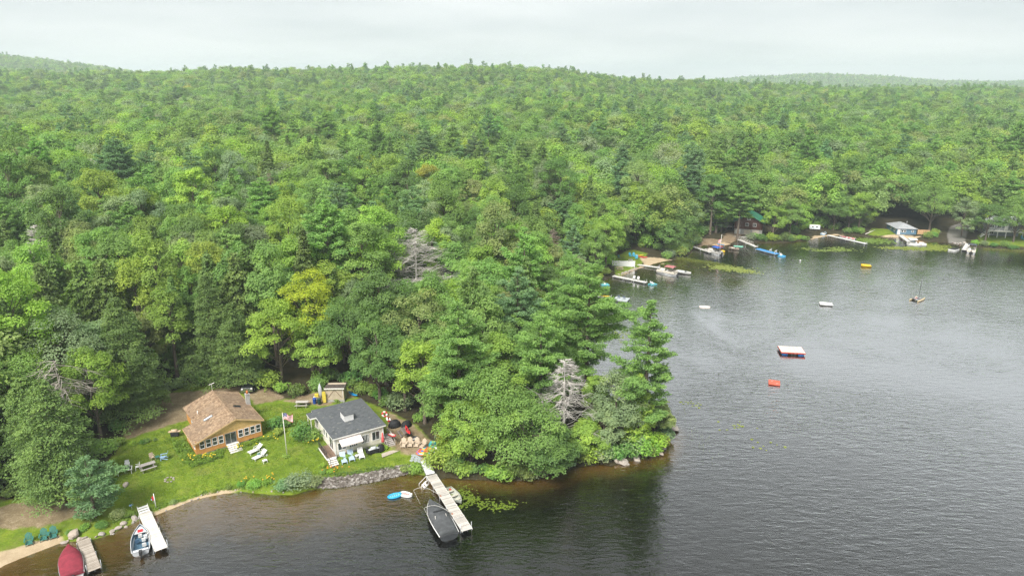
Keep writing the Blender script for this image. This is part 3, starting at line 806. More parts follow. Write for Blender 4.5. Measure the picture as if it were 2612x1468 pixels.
print('trees', n_t, 'solo', solo.sum(), 'far', len(far))
TINT['gold2'] = ((.40, .48, .045), '')
GREYP = GREY; BROWN = bark_mat('brown_dead_wood', (.17, .125, .10), (.36, .29, .24))
for i, (kd, x, y, h, w, tn, lab) in enumerate(KEY):
    t = np.array(TINT[tn][0])
    if kd == 'broad': pr = broadleaf(900+i, h=h, w=w, base=.02 if (y < 89 and -9 < x < 24) else (.10 if y < 100 and h < 14 else .2), ncl=int(26+w*2.6), clr=.33 if w < 8 else .28, flat=.8, leaf=.29, per=250, bark=PALE if 'pale trunk' in lab else None); nm = 'broadleaf_tree'
    elif kd == 'pine': pr = pine(900+i, h=h, w=w, base=.12 if h < 12 else (.34 if 'bare' in lab else .2), gap=1.3, per=66, tuft=.46, br=5); nm = 'pine_tree'
    elif kd == 'hem': pr = hemlock(900+i, h=h, w=w, base=.1, per=19, leaf=.27, br=9); nm = 'hemlock_tree'
    else: pr = hemlock(900+i, h=h, w=w, base=.04, gap=.5, per=12, leaf=.32, droop=.1); nm = 'cedar_tree'
    plant_tree(nm, pr, (x, y, gz(x, y)), i*1.3, 1., t, lab, 'tree')
for i, (x, y, h, w, typ, col, lab) in enumerate(DEAD):
    pr = dead_tree(950+i, h, w, base=[.2,.2,.45,.55][typ], n=[130,170,44,38][typ], droop=[.15,.0,.1,.55][typ], twigs=[11,13,8,9][typ], mat=(PALE if typ == 3 else GREY) if col == 'grey' else BROWN, cone=typ < 2)
    plant_tree('dead_tree', pr, (x, y, gz(x, y)), i*2., 1., (.3, .3, .3), lab, 'dead tree', part='branches')
# ---------------------------------------------------------------- building helpers
GLASS, nt = new_mat('window_glass'); bsdf(nt, ramp(nt, noise(nt, objco(nt), 1.3, 3), [(.35, (.018, .024, .024)), (.65, (.06, .07, .068))]), .08, .6)
WHITE = paint('white_paint', (.74, .73, .71), .5, .07); OFFW = paint('offwhite_trim', (.68, .66, .61), .55, .1)
CONC = paint('concrete', (.36, .35, .33), .9, .25, 4); STEELC = paint('grey_metal', (.42, .43, .44), .4, .12, 5, .5, .6)
DARKM = paint('dark_metal', (.035, .036, .038), .5, .2); BLACKC = paint('black_cover', (.018, .019, .021), .75, .3, 4)
WHITEP = paint('white_plastic', (.72, .72, .70), .4, .06); BEIGEP = paint('beige_plastic', (.50, .40, .30), .6, .12)
TEALP = paint('green_plastic', (.045, .17, .145), .5, .15); BLUEP = paint('light_blue_plastic', (.30, .45, .62), .5, .1)
GREYW = wood('grey_wood', (.24, .22, .20), (.46, .43, .40), 0); GREYWY = wood('grey_wood_long', (.22, .20, .18), (.45, .42, .385), 1)
TANW = wood('tan_wood', (.30, .23, .16), (.50, .42, .31), 0)
def siding(name, col, pitch=.11, vertical=False):
    if name in MATS: return MATS[name]
    m, nt = new_mat(name); co = objco(nt)
    s_ = N(nt, 'ShaderNodeSeparateXYZ'); nt.links.new(co, s_.inputs[0])
    if vertical: v_ = mth(nt, 'ADD', s_.outputs[0], s_.outputs[1])
    else: v_ = s_.outputs[2]
    saw = mth(nt, 'FRACT', mth(nt, 'DIVIDE', v_, pitch))
    f = noise(nt, co, 1.2, 5, .6)
    c = ramp(nt, f, [(.3, tuple(x*.82 for x in col)), (.7, tuple(min(.9, x*1.08) for x in col))])
    gap = ramp(nt, saw, [(0, (.72, .72, .72)), (.14, (1, 1, 1))])
    bsdf(nt, mixc(nt, 1, c, gap, 'MULTIPLY'), .65, .25, 0, saw, .5, .02)
    MATS[name] = m; return m
def shingle(name, cols, pitch=.15):
    if name in MATS: return MATS[name]
    m, nt = new_mat(name); co = objco(nt)
    vo = N(nt, 'ShaderNodeTexVoronoi'); vo.inputs['Scale'].default_value = 3.2; nt.links.new(co, vo.inputs[0])
    f = mth(nt, 'ADD', mth(nt, 'MULTIPLY', noise(nt, co, 5, 4, .7), .6), mth(nt, 'MULTIPLY', vo.outputs['Color'], .4))
    big_ = noise(nt, co, .45, 3, .6)
    c = ramp(nt, f, [(.28, cols[0]), (.5, cols[1]), (.72, cols[2])])
    c = mixc(nt, ramp(nt, big_, [(.42, (0, 0, 0)), (.62, (.55, .55, .55))]), c, cols[3])
    bsdf(nt, c, .9, .15, 0, f, .7, .03); MATS[name] = m; return m
def window(par, ax, pos, a0, a1, z0, z1, out=-1, mull=0, rail=True, fr=.07, fmat=None, glass=None):
    """ax 'x': wall runs along x at y=pos, facing out*y; ax 'y': wall runs along y at x=pos"""
    def q(a, b, p, r_, zA, zB, mb):
        lo, hi = sorted((pos+out*p, pos+out*r_))
        if ax == 'x': mb.bx(a, b, lo, hi, zA, zB)
        else: mb.bx(lo, hi, a, b, zA, zB)
    m = MB()
    q(a0, a1, 0, .07, z0, z0+fr, m); q(a0, a1, 0, .07, z1-fr, z1, m)
    q(a0, a0+fr, 0, .068, z0+fr, z1-fr, m); q(a1-fr, a1, 0, .068, z0+fr, z1-fr, m)
    if rail: q(a0+fr, a1-fr, .004, .05, (z0+z1)/2-.03, (z0+z1)/2+.03, m)
    for i in range(mull):
        c_ = a0+(a1-a0)*(i+1)/(mull+1); q(c_-.03, c_+.03, .004, .048, z0+fr, z1-fr, m)
    w_ = m.build('window', fmat or WHITE, par)
    p = MB(); q(a0+fr, a1-fr, .002, .02, z0+fr, z1-fr, p); p.build('pane', glass or GLASS, w_)
    return w_

# ---------------------------------------------------------------- orange cottage
def orange_cottage():
    ORG = siding('orange_siding', (.60, .285, .09)); YEL = siding('yellow_siding', (.63, .42, .17))
    SH = shingle('brown_shingle', [(.13, .086, .056), (.25, .172, .11), (.38, .28, .185), (.19, .138, .098)])
    t = empty('cottage', (-45.0, 86.7, 1.22), R(38), 'orange cottage with brown shingle roof, white windows and front steps', 'house')
    Wd, D, PV = 9.35, 11.6, 5.4; X1 = 1.55      # front width, length, porch depth, back part's left wall
    RX, RZ, SL = 5.75, 4.25, .355
    rz_ = lambda x: RZ-SL*abs(x-RX)
    f = MB(); f.bx(.04, Wd-.04, .04, PV, -1, .34); f.bx(X1+.04, Wd-.04, PV, D-.04, -1, .34); f.build('foundation', CONC, t)
    w = MB()
    w.bx(0, Wd, 0, .14, .22, 2.3); w.bx(0, .14, .14, PV, .22, rz_(0)-.1); w.bx(Wd-.14, Wd, .14, D, .34, rz_(Wd)-.1)
    w.bx(.14, X1, PV-.14, PV, .22, 2.2); w.bx(X1, X1+.14, PV, D, .34, rz_(X1)-.1); w.bx(X1+.14, Wd-.14, D-.14, D, .34, 2.4)
    w.build('wall', ORG, t)
    g = MB()
    prof = [(.0, 2.3), (Wd, 2.3), (Wd, rz_(Wd)-.1), (RX, RZ-.1), (0, rz_(0)-.1)]
    for y0, y1 in ((0.005, .12),):
        g.add([(x, y0, z) for x, z in prof]+[(x, y1, z) for x, z in prof], [(0, 1, 2, 3, 4), (9, 8, 7, 6, 5)]+[(i, 5+i, 5+(i+1) % 5, (i+1) % 5) for i in range(5)])
    pb = [(X1, 2.4), (Wd, 2.4), (Wd, rz_(Wd)-.1), (RX, RZ-.1), (X1, rz_(X1)-.1)]
    g.add([(x, D-.12, z) for x, z in pb]+[(x, D, z) for x, z in pb], [(0, 1, 2, 3, 4), (9, 8, 7, 6, 5)]+[(i, 5+i, 5+(i+1) % 5, (i+1) % 5) for i in range(5)])
    g.build('gable', YEL, t)
    r = MB(); o_ = .35
    r.slab([(RX, -o_, RZ), (RX, D+o_, RZ), (X1-o_, D+o_, rz_(X1-o_)), (X1-o_, PV+o_, rz_(X1-o_)), (-o_, PV+o_, rz_(-o_)), (-o_, -o_, rz_(-o_))], .1)
    r.slab([(RX, -o_, RZ), (Wd+o_, -o_, rz_(Wd+o_)), (Wd+o_, D+o_, rz_(Wd+o_)), (RX, D+o_, RZ)], .1)
    ro = r.build('roof', SH, t)
    rc = MB(); rc.bar((RX, -o_, RZ+.03), (RX, D+o_, RZ+.03), .3, .05); rc.build('ridge_cap', SH, ro)
    fa = MB(); fa.bar((RX, -o_-.02, RZ-.09), (-o_, -o_-.02, rz_(-o_)-.09), .04, .2); fa.bar((RX, -o_-.02, RZ-.09), (Wd+o_, -o_-.02, rz_(Wd+o_)-.09), .04, .2)
    fa.bar((-o_-.02, -o_, rz_(-o_)-.09), (-o_-.02, PV+o_, rz_(-o_)-.09), .04, .16); fa.bar((Wd+o_+.02, -o_, rz_(Wd+o_)-.09), (Wd+o_+.02, D+o_, rz_(Wd+o_)-.09), .04, .16)
    fa.build('fascia', paint('tan_trim', (.52, .36, .18), .6, .1), t)
    for a, z in ((.5, 0), (1.37, 0), (2.24, 0), (3.1, 0), (5.9, .06), (6.77, .06), (7.63, .06), (8.47, .06)):
        window(t, 'x', 0, a, a+.72, .95+z, 2.2+z)
    for k in range(6): window(t, 'y', 0, .35+k*.82, 1.03+k*.82, .95, 2.05, rail=True)
    window(t, 'y', X1, 7.2, 8.5, 1.1, 2.1, mull=1)
    for a in (1.2, 3.6, 7.4, 9.6): window(t, 'y', Wd, a, a+1., 1.2, 2.3, out=1)
    sd_ = window(t, 'x', 0, 4.02, 5.62, .52, 2.25, mull=1, rail=False, fr=.06, fmat=STEELC); sd_.name = 'sliding_door'
    b = MB().bx(7.3, 8.05, -.03, .03, .02, .27); b.build('basement_window', GLASS, t)
    st = MB()
    for k in range(5):
        y0 = -.1-k*.4; z = .52-k*.125
        o2 = MB().bx(4.05, 5.75, y0-.42, y0, z-.05, z).build('step_tread', OFFW, t)
        st.bx(4.1, 5.7, y0-.36, y0-.06, -.3, z-.053)
    st.build('step_riser', paint('riser_brown', (.20, .14, .10), .8, .2), t)
    ch = MB().bx(Wd-.1, Wd+.5, 6.1, 6.7, -.6, 4.6); ch.bx(Wd-.14, Wd+.54, 6.06, 6.74, 4.6, 4.68)
    co_ = ch.build('chimney', shingle('chimney_block', [(.24, .23, .22), (.36, .35, .34), (.48, .47, .45), (.40, .38, .36)]), t)
    MB().lathe([(.17, 4.68), (.17, 4.95), (.13, 5.0), (.15, 5.15)], (Wd+.2, 6.4, 0), 10).build('chimney_pot', paint('terracotta', (.46, .15, .05), .8, .15), co_)
    def sky_l(x0, y0, x1, y1, w_):
        n_ = Vector((-SL if x0 < RX else SL, 0, 1)).normalized(); p0 = Vector((x0, y0, rz_(x0)))+n_*.06; p1 = Vector((x1, y1, rz_(x1)))+n_*.06
        m_ = MB(); m_.bar(p0, p1, w_, .13, up=n_); s_ = m_.build('skylight', STEELC if x0 < RX else DARKM, t)
        MB().bar(p0+n_*.075+(p1-p0)*.07, p1+n_*.075-(p1-p0)*.07, w_*.8, .02, up=n_).build('skylight_pane', paint('skylight_glass', (.50, .54, .58), .15, .05) if x0 < RX else GLASS, s_)
    sky_l(2.4, 4.3, 3.7, 4.3, .5); sky_l(7.0, 5.0, 7.95, 5.0, .55)
    MB().tube([(2.3, 7.3, rz_(2.3)-.1), (2.3, 7.3, rz_(2.3)+.55)], .06, 8).build('vent_pipe', WHITE, t)
    an = MB(); an.tube([(RX, D+.1, RZ-.2), (RX, D+.1, RZ+1.2)], .025, 6); an.bar((RX-.4, D+.1, RZ+1.15), (RX+.45, D+.1, RZ+1.3), .12, .06); an.build('antenna', OFFW, t)
    return t
orange_cottage()

# ---------------------------------------------------------------- white cottage
def white_cottage():
    SID = siding('cream_siding', (.76, .71, .62)); FL = shingle('grey_roofing', [(.064, .070, .076), (.090, .097, .104), (.118, .125, .13), (.10, .107, .113)])
    t = empty('cottage', (-25.2, 86.8, 1.05), R(32.5), 'white cottage with flat dark grey roof, white roof box and deck', 'house')
    Wd, D = 7.25, 9.3; z0, z1 = 2.98, 3.12
    rzf = lambda y: z0+(z1-z0)*y/D
    MB().bx(.04, Wd-.04, .04, D-.04, -1, .5).build('foundation', paint('foundation_grey', (.44, .42, .38), .9, .2), t)
    w = MB(); w.bx(0, Wd, 0, .15, .28, z0-.02); w.bx(0, .15, .15, D, .28, z0); w.bx(Wd-.15, Wd, .15, D, .28, z0); w.bx(.15, Wd-.15, D-.15, D, .28, z0)
    w.build('wall', SID, t)
    cb = MB()
    for x, y in ((0, 0), (Wd, 0), (0, D), (Wd, D)): cb.bx(x-.08, x+.08, y-.08, y+.08, .3, z0-.03)
    cb.build('corner_board', WHITE, t)
    o_ = .38
    P = [(-o_, -o_), (Wd+o_, -o_), (Wd+o_, D+o_), (-o_, D+o_), (-o_, D-.2), (-1.3, D-.2), (-1.3, D-2.1), (-o_, D-2.1)]
    def plate(zt, th_, mat, nm, par, gr):
        m = MB(); n = len(P); cx__ = Wd/2; cyy = D/2
        Q = [(x+gr*(1 if x > cx__ else -1), y+gr*(1 if y > cyy else -1)) for x, y in P]
        m.add([(x, y, rzf(y)+zt-th_) for x, y in Q]+[(x, y, rzf(y)+zt) for x, y in Q], [tuple(reversed(range(n))), tuple(range(n, 2*n))]+[(i, (i+1) % n, n+(i+1) % n, n+i) for i in range(n)])
        return m.build(nm, mat, par)
    ro = plate(.24, .05, FL, 'roof', t, .02); plate(.19, .22, WHITE, 'fascia', t, 0)
    pt = MB()
    for i in range(26):
        x, y = random.uniform(0, Wd), random.uniform(0, D); m_ = MB()
        pt.box((x, y, rzf(y)+.247), (random.uniform(.12, .4), random.uniform(.05, .12), .01), random.uniform(-.3, .3))
    pt.build('roof_patch', paint('roof_patch', (.26, .26, .22), .9, .3), ro)
    seam = MB()
    for k in range(9): seam.box((Wd/2, k*1.05+.3, rzf(k*1.05+.3)+.243), (Wd+.7, .05, .012))
    seam.build('roof_seam', FL, ro)
    cu = MB(); cu.bx(2.75, 4.15, 3.5, 5.3, z0, 4.25); c_ = cu.build('roof_box', siding('white_siding', (.70, .70, .69), .16), t)
    MB().bx(2.68, 4.22, 3.43, 5.37, 4.25, 4.31).build('roof_box_cap', FL, c_)
    for a0, a1, zA, zB, mu in ((.38, 1.62, .92, 2.12, 1), (2.05, 3.33, .92, 2.02, 3), (3.85, 5.07, .96, 2.3, 4), (5.5, 6.72, .96, 2.38, 1)): window(t, 'x', 0, a0, a1, zA, zB, mull=mu, rail=False)
    sd_ = window(t, 'y', 0, .7, 2.4, .62, 2.55, mull=1, rail=False, fr=.07); sd_.name = 'sliding_door'
    window(t, 'y', 0, 3.2, 4.0, 1.35, 2.55, rail=False); window(t, 'y', 0, 4.3, 5.1, 1.35, 2.55, rail=False); window(t, 'y', 0, 7.9, 8.6, 1.0, 2.5, rail=False)
    for a in (1.5, 4.0, 6.8): window(t, 'y', Wd, a, a+1.1, 1.3, 2.4, out=1, mull=1, rail=False)
    dr = window(t, 'y', Wd, .35, 1.2, .75, 2.6, out=1, rail=False); dr.name = 'side_door'
    aw = MB(); aw.slab([(.55, -.08, 2.72), (.55, -1.3, 2.18), (3.75, -1.3, 2.18), (3.75, -.08, 2.72)], .04); aw.bx(.55, 3.75, -1.33, -1.29, 2.02, 2.17)
    a_ = aw.build('awning', paint('awning_cloth', (.74, .66, .63), .8, .06), t)
    ab = MB(); ab.bar((.7, -.05, 2.2), (.7, -1.25, 2.12), .04); ab.bar((3.6, -.05, 2.2), (3.6, -1.25, 2.12), .04); ab.build('awning_arm', WHITE, a_)
    # left deck with railing and steps
    BR = wood('brown_deck', (.13, .085, .06), (.24, .17, .125), 1)
    dk = MB().bx(-1.5, -.09, -.7, 3.1, .5, .56); d_ = dk.build('deck', BR, t)
    for k in range(9): MB().box((0, 0, 0), (.14, 3.78, .024)).build('plank', BR, d_, (-1.42+k*.156, 1.2, .575))
    MB().bx(-1.56, -1.502, -.76, 3.14, .36, .58).bx(-1.502, -.1, -.76, -.702, .36, .58).build('deck_edge', WHITE, t)
    for y in (-.66, .55, 1.8, 3.05): MB().bx(-1.48, -1.42, y-.03, y+.03, .59, 1.5).build('railing_post', DARKM, t)
    rl = MB().bx(-1.49, -1.41, -.66, 3.08, 1.5, 1.54)
    for k in range(34): rl.bx(-1.457, -1.443, -.6+k*.107, -.586+k*.107, .62, 1.5)
    rl.build('railing', DARKM, t)
    for k in range(4):
        MB().bx(-1.5, -.25, -.78-.34*(k+1), -.78-.34*k, .42-k*.13, .47-k*.13).build('step_tread', OFFW, t)
    s_ = MB()
    for k in range(4): s_.bx(-1.44, -.31, -.74-.34*(k+1), -.84-.34*k, -.5, .418-k*.13)
    s_.build('step_riser', paint('riser_brown', (.20, .14, .10)), t)
    MB().bx(-1.42, -1.36, -2.1, -2.04, -.2, .95).bx(-1.42, -1.36, -2.1, -.7, .95, 1.0).build('hand_rail', DARKM, t)
    # rear porch posts under the roof tab
    for y in (D-2.0, D-.35): MB().bx(-1.22, -1.12, y-.05, y+.05, -.3, rzf(y)+.0).build('porch_post', OFFW, t)
    # right side stairs
    GS = GREYW
    MB().bx(Wd+.02, Wd+1.3, .2, 1.5, .62, .7).build('stair_landing', GS, t)
    for k in range(5): MB().bx(Wd+.06, Wd+1.26, .2-.3*(k+1), .2-.3*k+.02, .5-k*.125, .545-k*.125).build('stair_tread', GS, t)
    sr = MB()
    for x in (Wd+.03, Wd+1.29):
        sr.bar((x, .3, .55), (x, -1.4, -.15), .05, .24); sr.bar((x, .2, 1.5), (x, -1.3, .75), .07, .07); sr.bar((x, -1.3, -.2), (x, -1.3, .78), .08); sr.bar((x, .2, .4), (x, .2, 1.52), .08); sr.bar((x, 1.45, .4), (x, 1.45, 1.52), .08); sr.bar((x, .2, 1.5), (x, 1.45, 1.5), .07)
    sr.build('stair_rail', GS, t)
    MB().tube([(4.6, D+.1, -.5), (4.6, D+.1, 5.6)], .02, 6).build('antenna', STEELC, t)
    MB().bx(Wd-.35, Wd-.1, -.12, -.02, .9, 1.2).build('meter_box', STEELC, t)
white_cottage()

# ---------------------------------------------------------------- shed
t = empty('shed', (-30.75, 103.1, 1.72), R(2), 'beige garden shed with dark roof and braced double doors', 'shed')
SB = siding('beige_boards', (.46, .385, .29), .2, True)
MB().bx(-.05, 3.0, -.05, 2.4, -.6, .42).build('foundation', CONC, t)
MB().bx(0, 2.95, 0, 2.35, .42, 2.45).build('wall', SB, t)
r = MB(); r.slab([(-.15, -.25, 2.66), (3.1, -.25, 2.66), (3.1, 2.6, 2.35), (-.15, 2.6, 2.35)], .09); r.build('roof', shingle('dark_shingle', [(.05, .042, .038), (.085, .07, .06), (.13, .11, .10), (.08, .07, .06)]), t)
MB().bx(-.17, 3.12, -.3, -.25, 2.42, 2.64).build('fascia', OFFW, t)
for x0 in (.35, 1.5):
    d_ = MB().bx(x0, x0+1.12, -.04, -.002, .5, 2.3).build('door', SB, t)
    MB().bar((x0+.05 if x0 < 1 else x0+1.05, -.055, .9), (x0+1.05 if x0 < 1 else x0+.05, -.055, 2.2), .1, .03, up=(0, 1, 0)).build('door_brace', paint('brace_brown', (.20, .14, .10)), d_)
def z_at(x, y): return gz(x, y)
def board(name, L, W, T, mat, label, cat, x, y, z, rz, tilt=0, group=None, nose=.3, lift=0):
    """flat pointed board or mat; tilt stands it on end"""
    m = MB(); n = 14; poly = []
    for k in range(n):
        a = 2*math.pi*k/n; ca, sa = math.cos(a), math.sin(a)
        poly.append((L/2*math.copysign(abs(ca)**(.7+nose), ca) if nose < 1 else L/2*ca, W/2*math.copysign(abs(sa)**.6, sa)))
    m.prism(poly, -T/2, T/2)
    o = m.build(name, mat, None, (x, y, z), None, bevel=min(T*.35, .03)); o.rotation_euler = (0, tilt, rz)
    return tag(o, label, cat, group)
board('paddle_board', 2.1, .62, .1, paint('yellow_foam', (.60, .48, .07), .6, .08), 'yellow foam float mat standing upright against the beige shed', 'float mat', -30.95, 102.7, 2.85, R(90), R(86), nose=-.4)
def kayak(L, W, mat, label, loc, rz, ry=0, rx=0, group=None, deckmat=None):
    t = empty('kayak', loc, rz, label, 'kayak', group); t.rotation_euler = (rx, ry, rz)
    rings = []
    for i in range(11):
        s = -1+2*i/10; w_ = W/2*max(.03, (1-abs(s)**2.4)); h_ = .32*(.55+.45*(1-abs(s)**2)); up = .16*abs(s)**2.5
        rings.append([(s*L/2, w_*math.cos(a), up+.16+h_*.5*math.sin(a)) for a in [2*math.pi*k/10 for k in range(10)]])
    MB().loft(rings).build('hull', mat, t)
    MB().lathe([(.30, 0), (.33, .03), (.27, .035), (.26, -.02)], (-.1, 0, .31), 12, 1.5, .8).build('cockpit', deckmat or BLACKC, t)
    return t
kayak(2.9, .66, paint('silver_hull', (.50, .53, .55), .4, .08), 'silver grey kayak propped upright beside the beige shed', (-32.0, 104.2, 3.15), R(95), R(82))
kayak(2.4, .6, paint('blue_hull', (.02, .25, .55), .4, .1), 'bright blue kayak lying in the shade right of the beige shed', (-26.9, 105.6, z_at(-26.9, 105.6)+.05), R(-40))
def bin_(mat, label, x, y):
    t = empty('bin', (x, y, z_at(x, y)), R(5), label, 'bin')
    MB().lathe([(.26, 0), (.30, .1), (.31, .85), (.33, .9)], n=14).build('body', mat, t); MB().lathe([(.34, .9), (.33, .95), (.12, 1.02)], n=14).build('lid', mat, t)
bin_(paint('blue_bin', (.02, .07, .35), .45, .1), 'royal blue barrel beside the shed', -32.5, 102.5); bin_(paint('green_bin', (.02, .055, .045), .5, .1), 'dark green barrel beside the yellow mat', -31.7, 102.4)
for i, (col, lab, x, y, z_) in enumerate((((.62, .5, .05), 'yellow life vest hanging between the shed barrels', -32.3, 103.2, .9), ((.62, .6, .56), 'white cooler box in the heap beside the shed', -32.7, 103.6, .2))):
    m = MB().box((0, 0, .22), (.6, .4, .44)); m.box((0, 0, .47), (.64, .44, .08)); o = m.build('life_vest' if i == 0 else 'cooler', paint('heap_%d' % i, col), None, (x, y, z_at(x, y)+z_), .3*i, bevel=.05); tag(o, lab, 'life vest' if i == 0 else 'cooler')
# ---------------------------------------------------------------- pickup parked behind the orange cottage
t = empty('pickup_truck', (-45.3, 108.4, z_at(-45.3, 108.4)), R(-80), 'dark pickup truck with chrome bumper parked under the trees', 'truck')
BC = paint('truck_black', (.02, .024, .026), .25, .1, 3, .6)
b = MB()
prof = [(2.7, .55), (2.72, 1.0), (2.6, 1.12), (1.5, 1.2), (.7, 1.82), (-.7, 1.85), (-1.0, 1.25), (-2.7, 1.2), (-2.72, .55)]
b.loft([[(x, y, z) for x, z in prof] for y in (-.95, -.88, .88, .95)][0:4], cap=True, smooth=False); b.build('body', BC, t, bevel=.04)
MB().bx(2.74, 2.86, -.95, .95, .48, .72).build('bumper', paint('chrome', (.62, .63, .64), .2, .05, 3, .6, .9), t)
MB().bx(2.72, 2.77, -.6, .6, .78, 1.0).build('grille', paint('chrome', (.6, .6, .6)), t)
for y in (-.76, .76): MB().bx(2.71, 2.78, y-.15, y+.15, .82, 1.02).build('headlight', WHITE, t)
MB().slab([(1.46, -.78, 1.24), (1.46, .78, 1.24), (.74, .7, 1.8), (.74, -.7, 1.8)], .02).build('windscreen', GLASS, t)
for x in (1.75, -1.75):
    for y in (-.92, .92):
        w_ = MB(); w_.tube([(x, y-.12, .38), (x, y+.12, .38)], .38, 14); wo_ = w_.build('wheel', BLACKC, t)
        MB().tube([(x, y-.13, .38), (x, y+.13, .38)], .2, 10).build('rim', STEELC, wo_)
# ---------------------------------------------------------------- docks
def heading(a, b): return math.atan2(b[1]-a[1], b[0]-a[0])
def dock(a, b, w, z, label, mat, plank=.15, edge=None, legs=4, section=None, group=None, planks=True, name='dock'):
    """deck from a (shore) to b, boards laid across"""
    L = math.dist(a, b); t = empty(name, (a[0], a[1], 0), heading(a, b), label, 'dock', group)
    f = MB(); f.bx(0, L, -w/2, -w/2+.06, z-.2, z-.002); f.bx(0, L, w/2-.06, w/2, z-.2, z-.002); f.bx(0, L, -.03, .03, z-.18, z-.03)
    f.build('frame', edge or STEELC, t)
    if planks:
        n = int(L/plank); me = MB().box((0, 0, 0), (plank*.93, w+.02, .035)).mesh('plank', mat)
        for k in range(n):
            p = mesh_obj('plank', me, None, t); p.location = ((k+.5)*L/n, random.uniform(-.006, .006), z+.018+random.uniform(-.003, .003))
    else:
        MB().bx(0, L, -w/2-.02, w/2+.02, z, z+.04).build('deck', mat, t)
    if section:
        s = MB()
        for k in range(1, int(round(L/section))): s.bx(k*section-.05, k*section+.05, -w/2-.03, w/2+.03, z+.037, z+.044)
        s.build('section_joint', STEELC, t)
        e = MB(); e.bx(0, L, -w/2-.05, -w/2-.012, z-.12, z+.06); e.bx(0, L, w/2+.012, w/2+.05, z-.12, z+.06); e.build('edge_rail', edge or OFFW, t)
    for k in range(legs):
        x = .4+(L-.8)*k/max(1, legs-1)
        for s in (-1, 1):
            MB().tube([(x, s*(w/2+.08), min(-.6, -.3-x*.15)), (x, s*(w/2+.08), z+(.75 if k == legs-1 else .08))], .04, 7).build('post', STEELC, t)
    return t
SW = wood('silver_planks', (.30, .275, .25), (.55, .52, .475), 1, 2.5)
PW = wood('pale_planks', (.44, .41, .37), (.68, .65, .60), 1, 2.5)
BW = wood('brownish_planks', (.22, .185, .15), (.44, .39, .335), 1, 2.5)
td = dock((-11.15, 83.0), (-5.4, 70.8), 1.25, .55, 'long grey sectional dock beside the covered speedboat', SW, section=2.7, legs=6)
Ld = math.dist((-11.15, 83), (-5.4, 70.8))
# gangway from the bank
t = empty('gangway', (-12.5, 86.2, .92), heading((-12.5, 86.2), (-11.3, 83.2)), 'white metal ramp leading from the bank to the long dock', 'ramp')
m = MB(); m.slab([(0, -.62, .05), (3.3, -.62, -.28), (3.3, .62, -.28), (0, .62, .05)], .08); m.build('deck', paint('ramp_white', (.62, .63, .63), .5, .05), t)
m = MB(); m.bar((0, -.64, .04), (3.3, -.64, -.29), .05, .14); m.bar((0, .64, .04), (3.3, .64, -.29), .05, .14); m.build('side_rail', STEELC, t)
# ladder steps hanging on the dock's left side
t = empty('dock_steps', (-11.5, 81.2, 0), heading((-11.15, 83), (-5.4, 70.8))-math.pi/2, 'white swim steps with handrails hung on the long dock', 'steps')
for k in range(3): MB().bx(.15+k*.28, .4+k*.28, -.4, .4, .34-k*.22, .38-k*.22).build('tread', WHITE, t)
for s in (-.44, .44): MB().bar((0, s, .5), (1.05, s, -.4), .05, .12).bar((-.1, s, 1.25), (1.0, s, .35), .05).bar((-.1, s, .5), (-.1, s, 1.27), .05).bar((1.0, s, -.45), (1.0, s, .37), .05).build('handrail', WHITE, t)
td1 = dock((-46.2, 74.3), (-40.6, 67.2), 1.35, .55, 'whitewashed plank dock with stairs beside the open fishing boat', PW, legs=3, plank=.15)
td2 = dock((-50.9, 69.2), (-46.4, 63.9), 1.25, .42, 'weathered brown plank dock beside the boat under a maroon cover', BW, legs=3, plank=.16)
# stairs and post at the whitewashed dock
h1 = heading((-46.2, 74.3), (-40.6, 67.2))
t = empty('dock_stairs', (-46.2, 74.3, .5), h1+math.pi, 'small white wooden stairs climbing the bank from the whitewashed dock', 'steps')
for k in range(3): MB().bx(.05+k*.34, .4+k*.34, -.55, .55, .08+k*.14, .13+k*.14).build('tread', WHITE, t)
for s in (-.58, .58): MB().bar((0, s, -.02), (1.2, s, .45), .05, .2).build('stringer', WHITE, t)
t = empty('signal_post', (-45.6, 75.9, gz(-45.6, 75.9)), 0, 'white post holding a small red flag beside the dock stairs', 'post')
MB().tube([(0, 0, -.3), (-.12, .1, 2.0)], .05, 8).build('pole', WHITE, t)
MB().add([(-.1, .08, 1.75), (-.42, .02, 1.55), (-.36, .06, 1.0), (-.05, .05, 1.2), (-.1, .1, 1.76), (-.42, .04, 1.56), (-.36, .08, 1.01), (-.05, .07, 1.21)], [(0, 1, 2, 3), (7, 6, 5, 4), (0, 4, 5, 1), (1, 5, 6, 2), (2, 6, 7, 3), (3, 7, 4, 0)]).build('flag', paint('red_cloth', (.50, .025, .03), .8, .1), t)

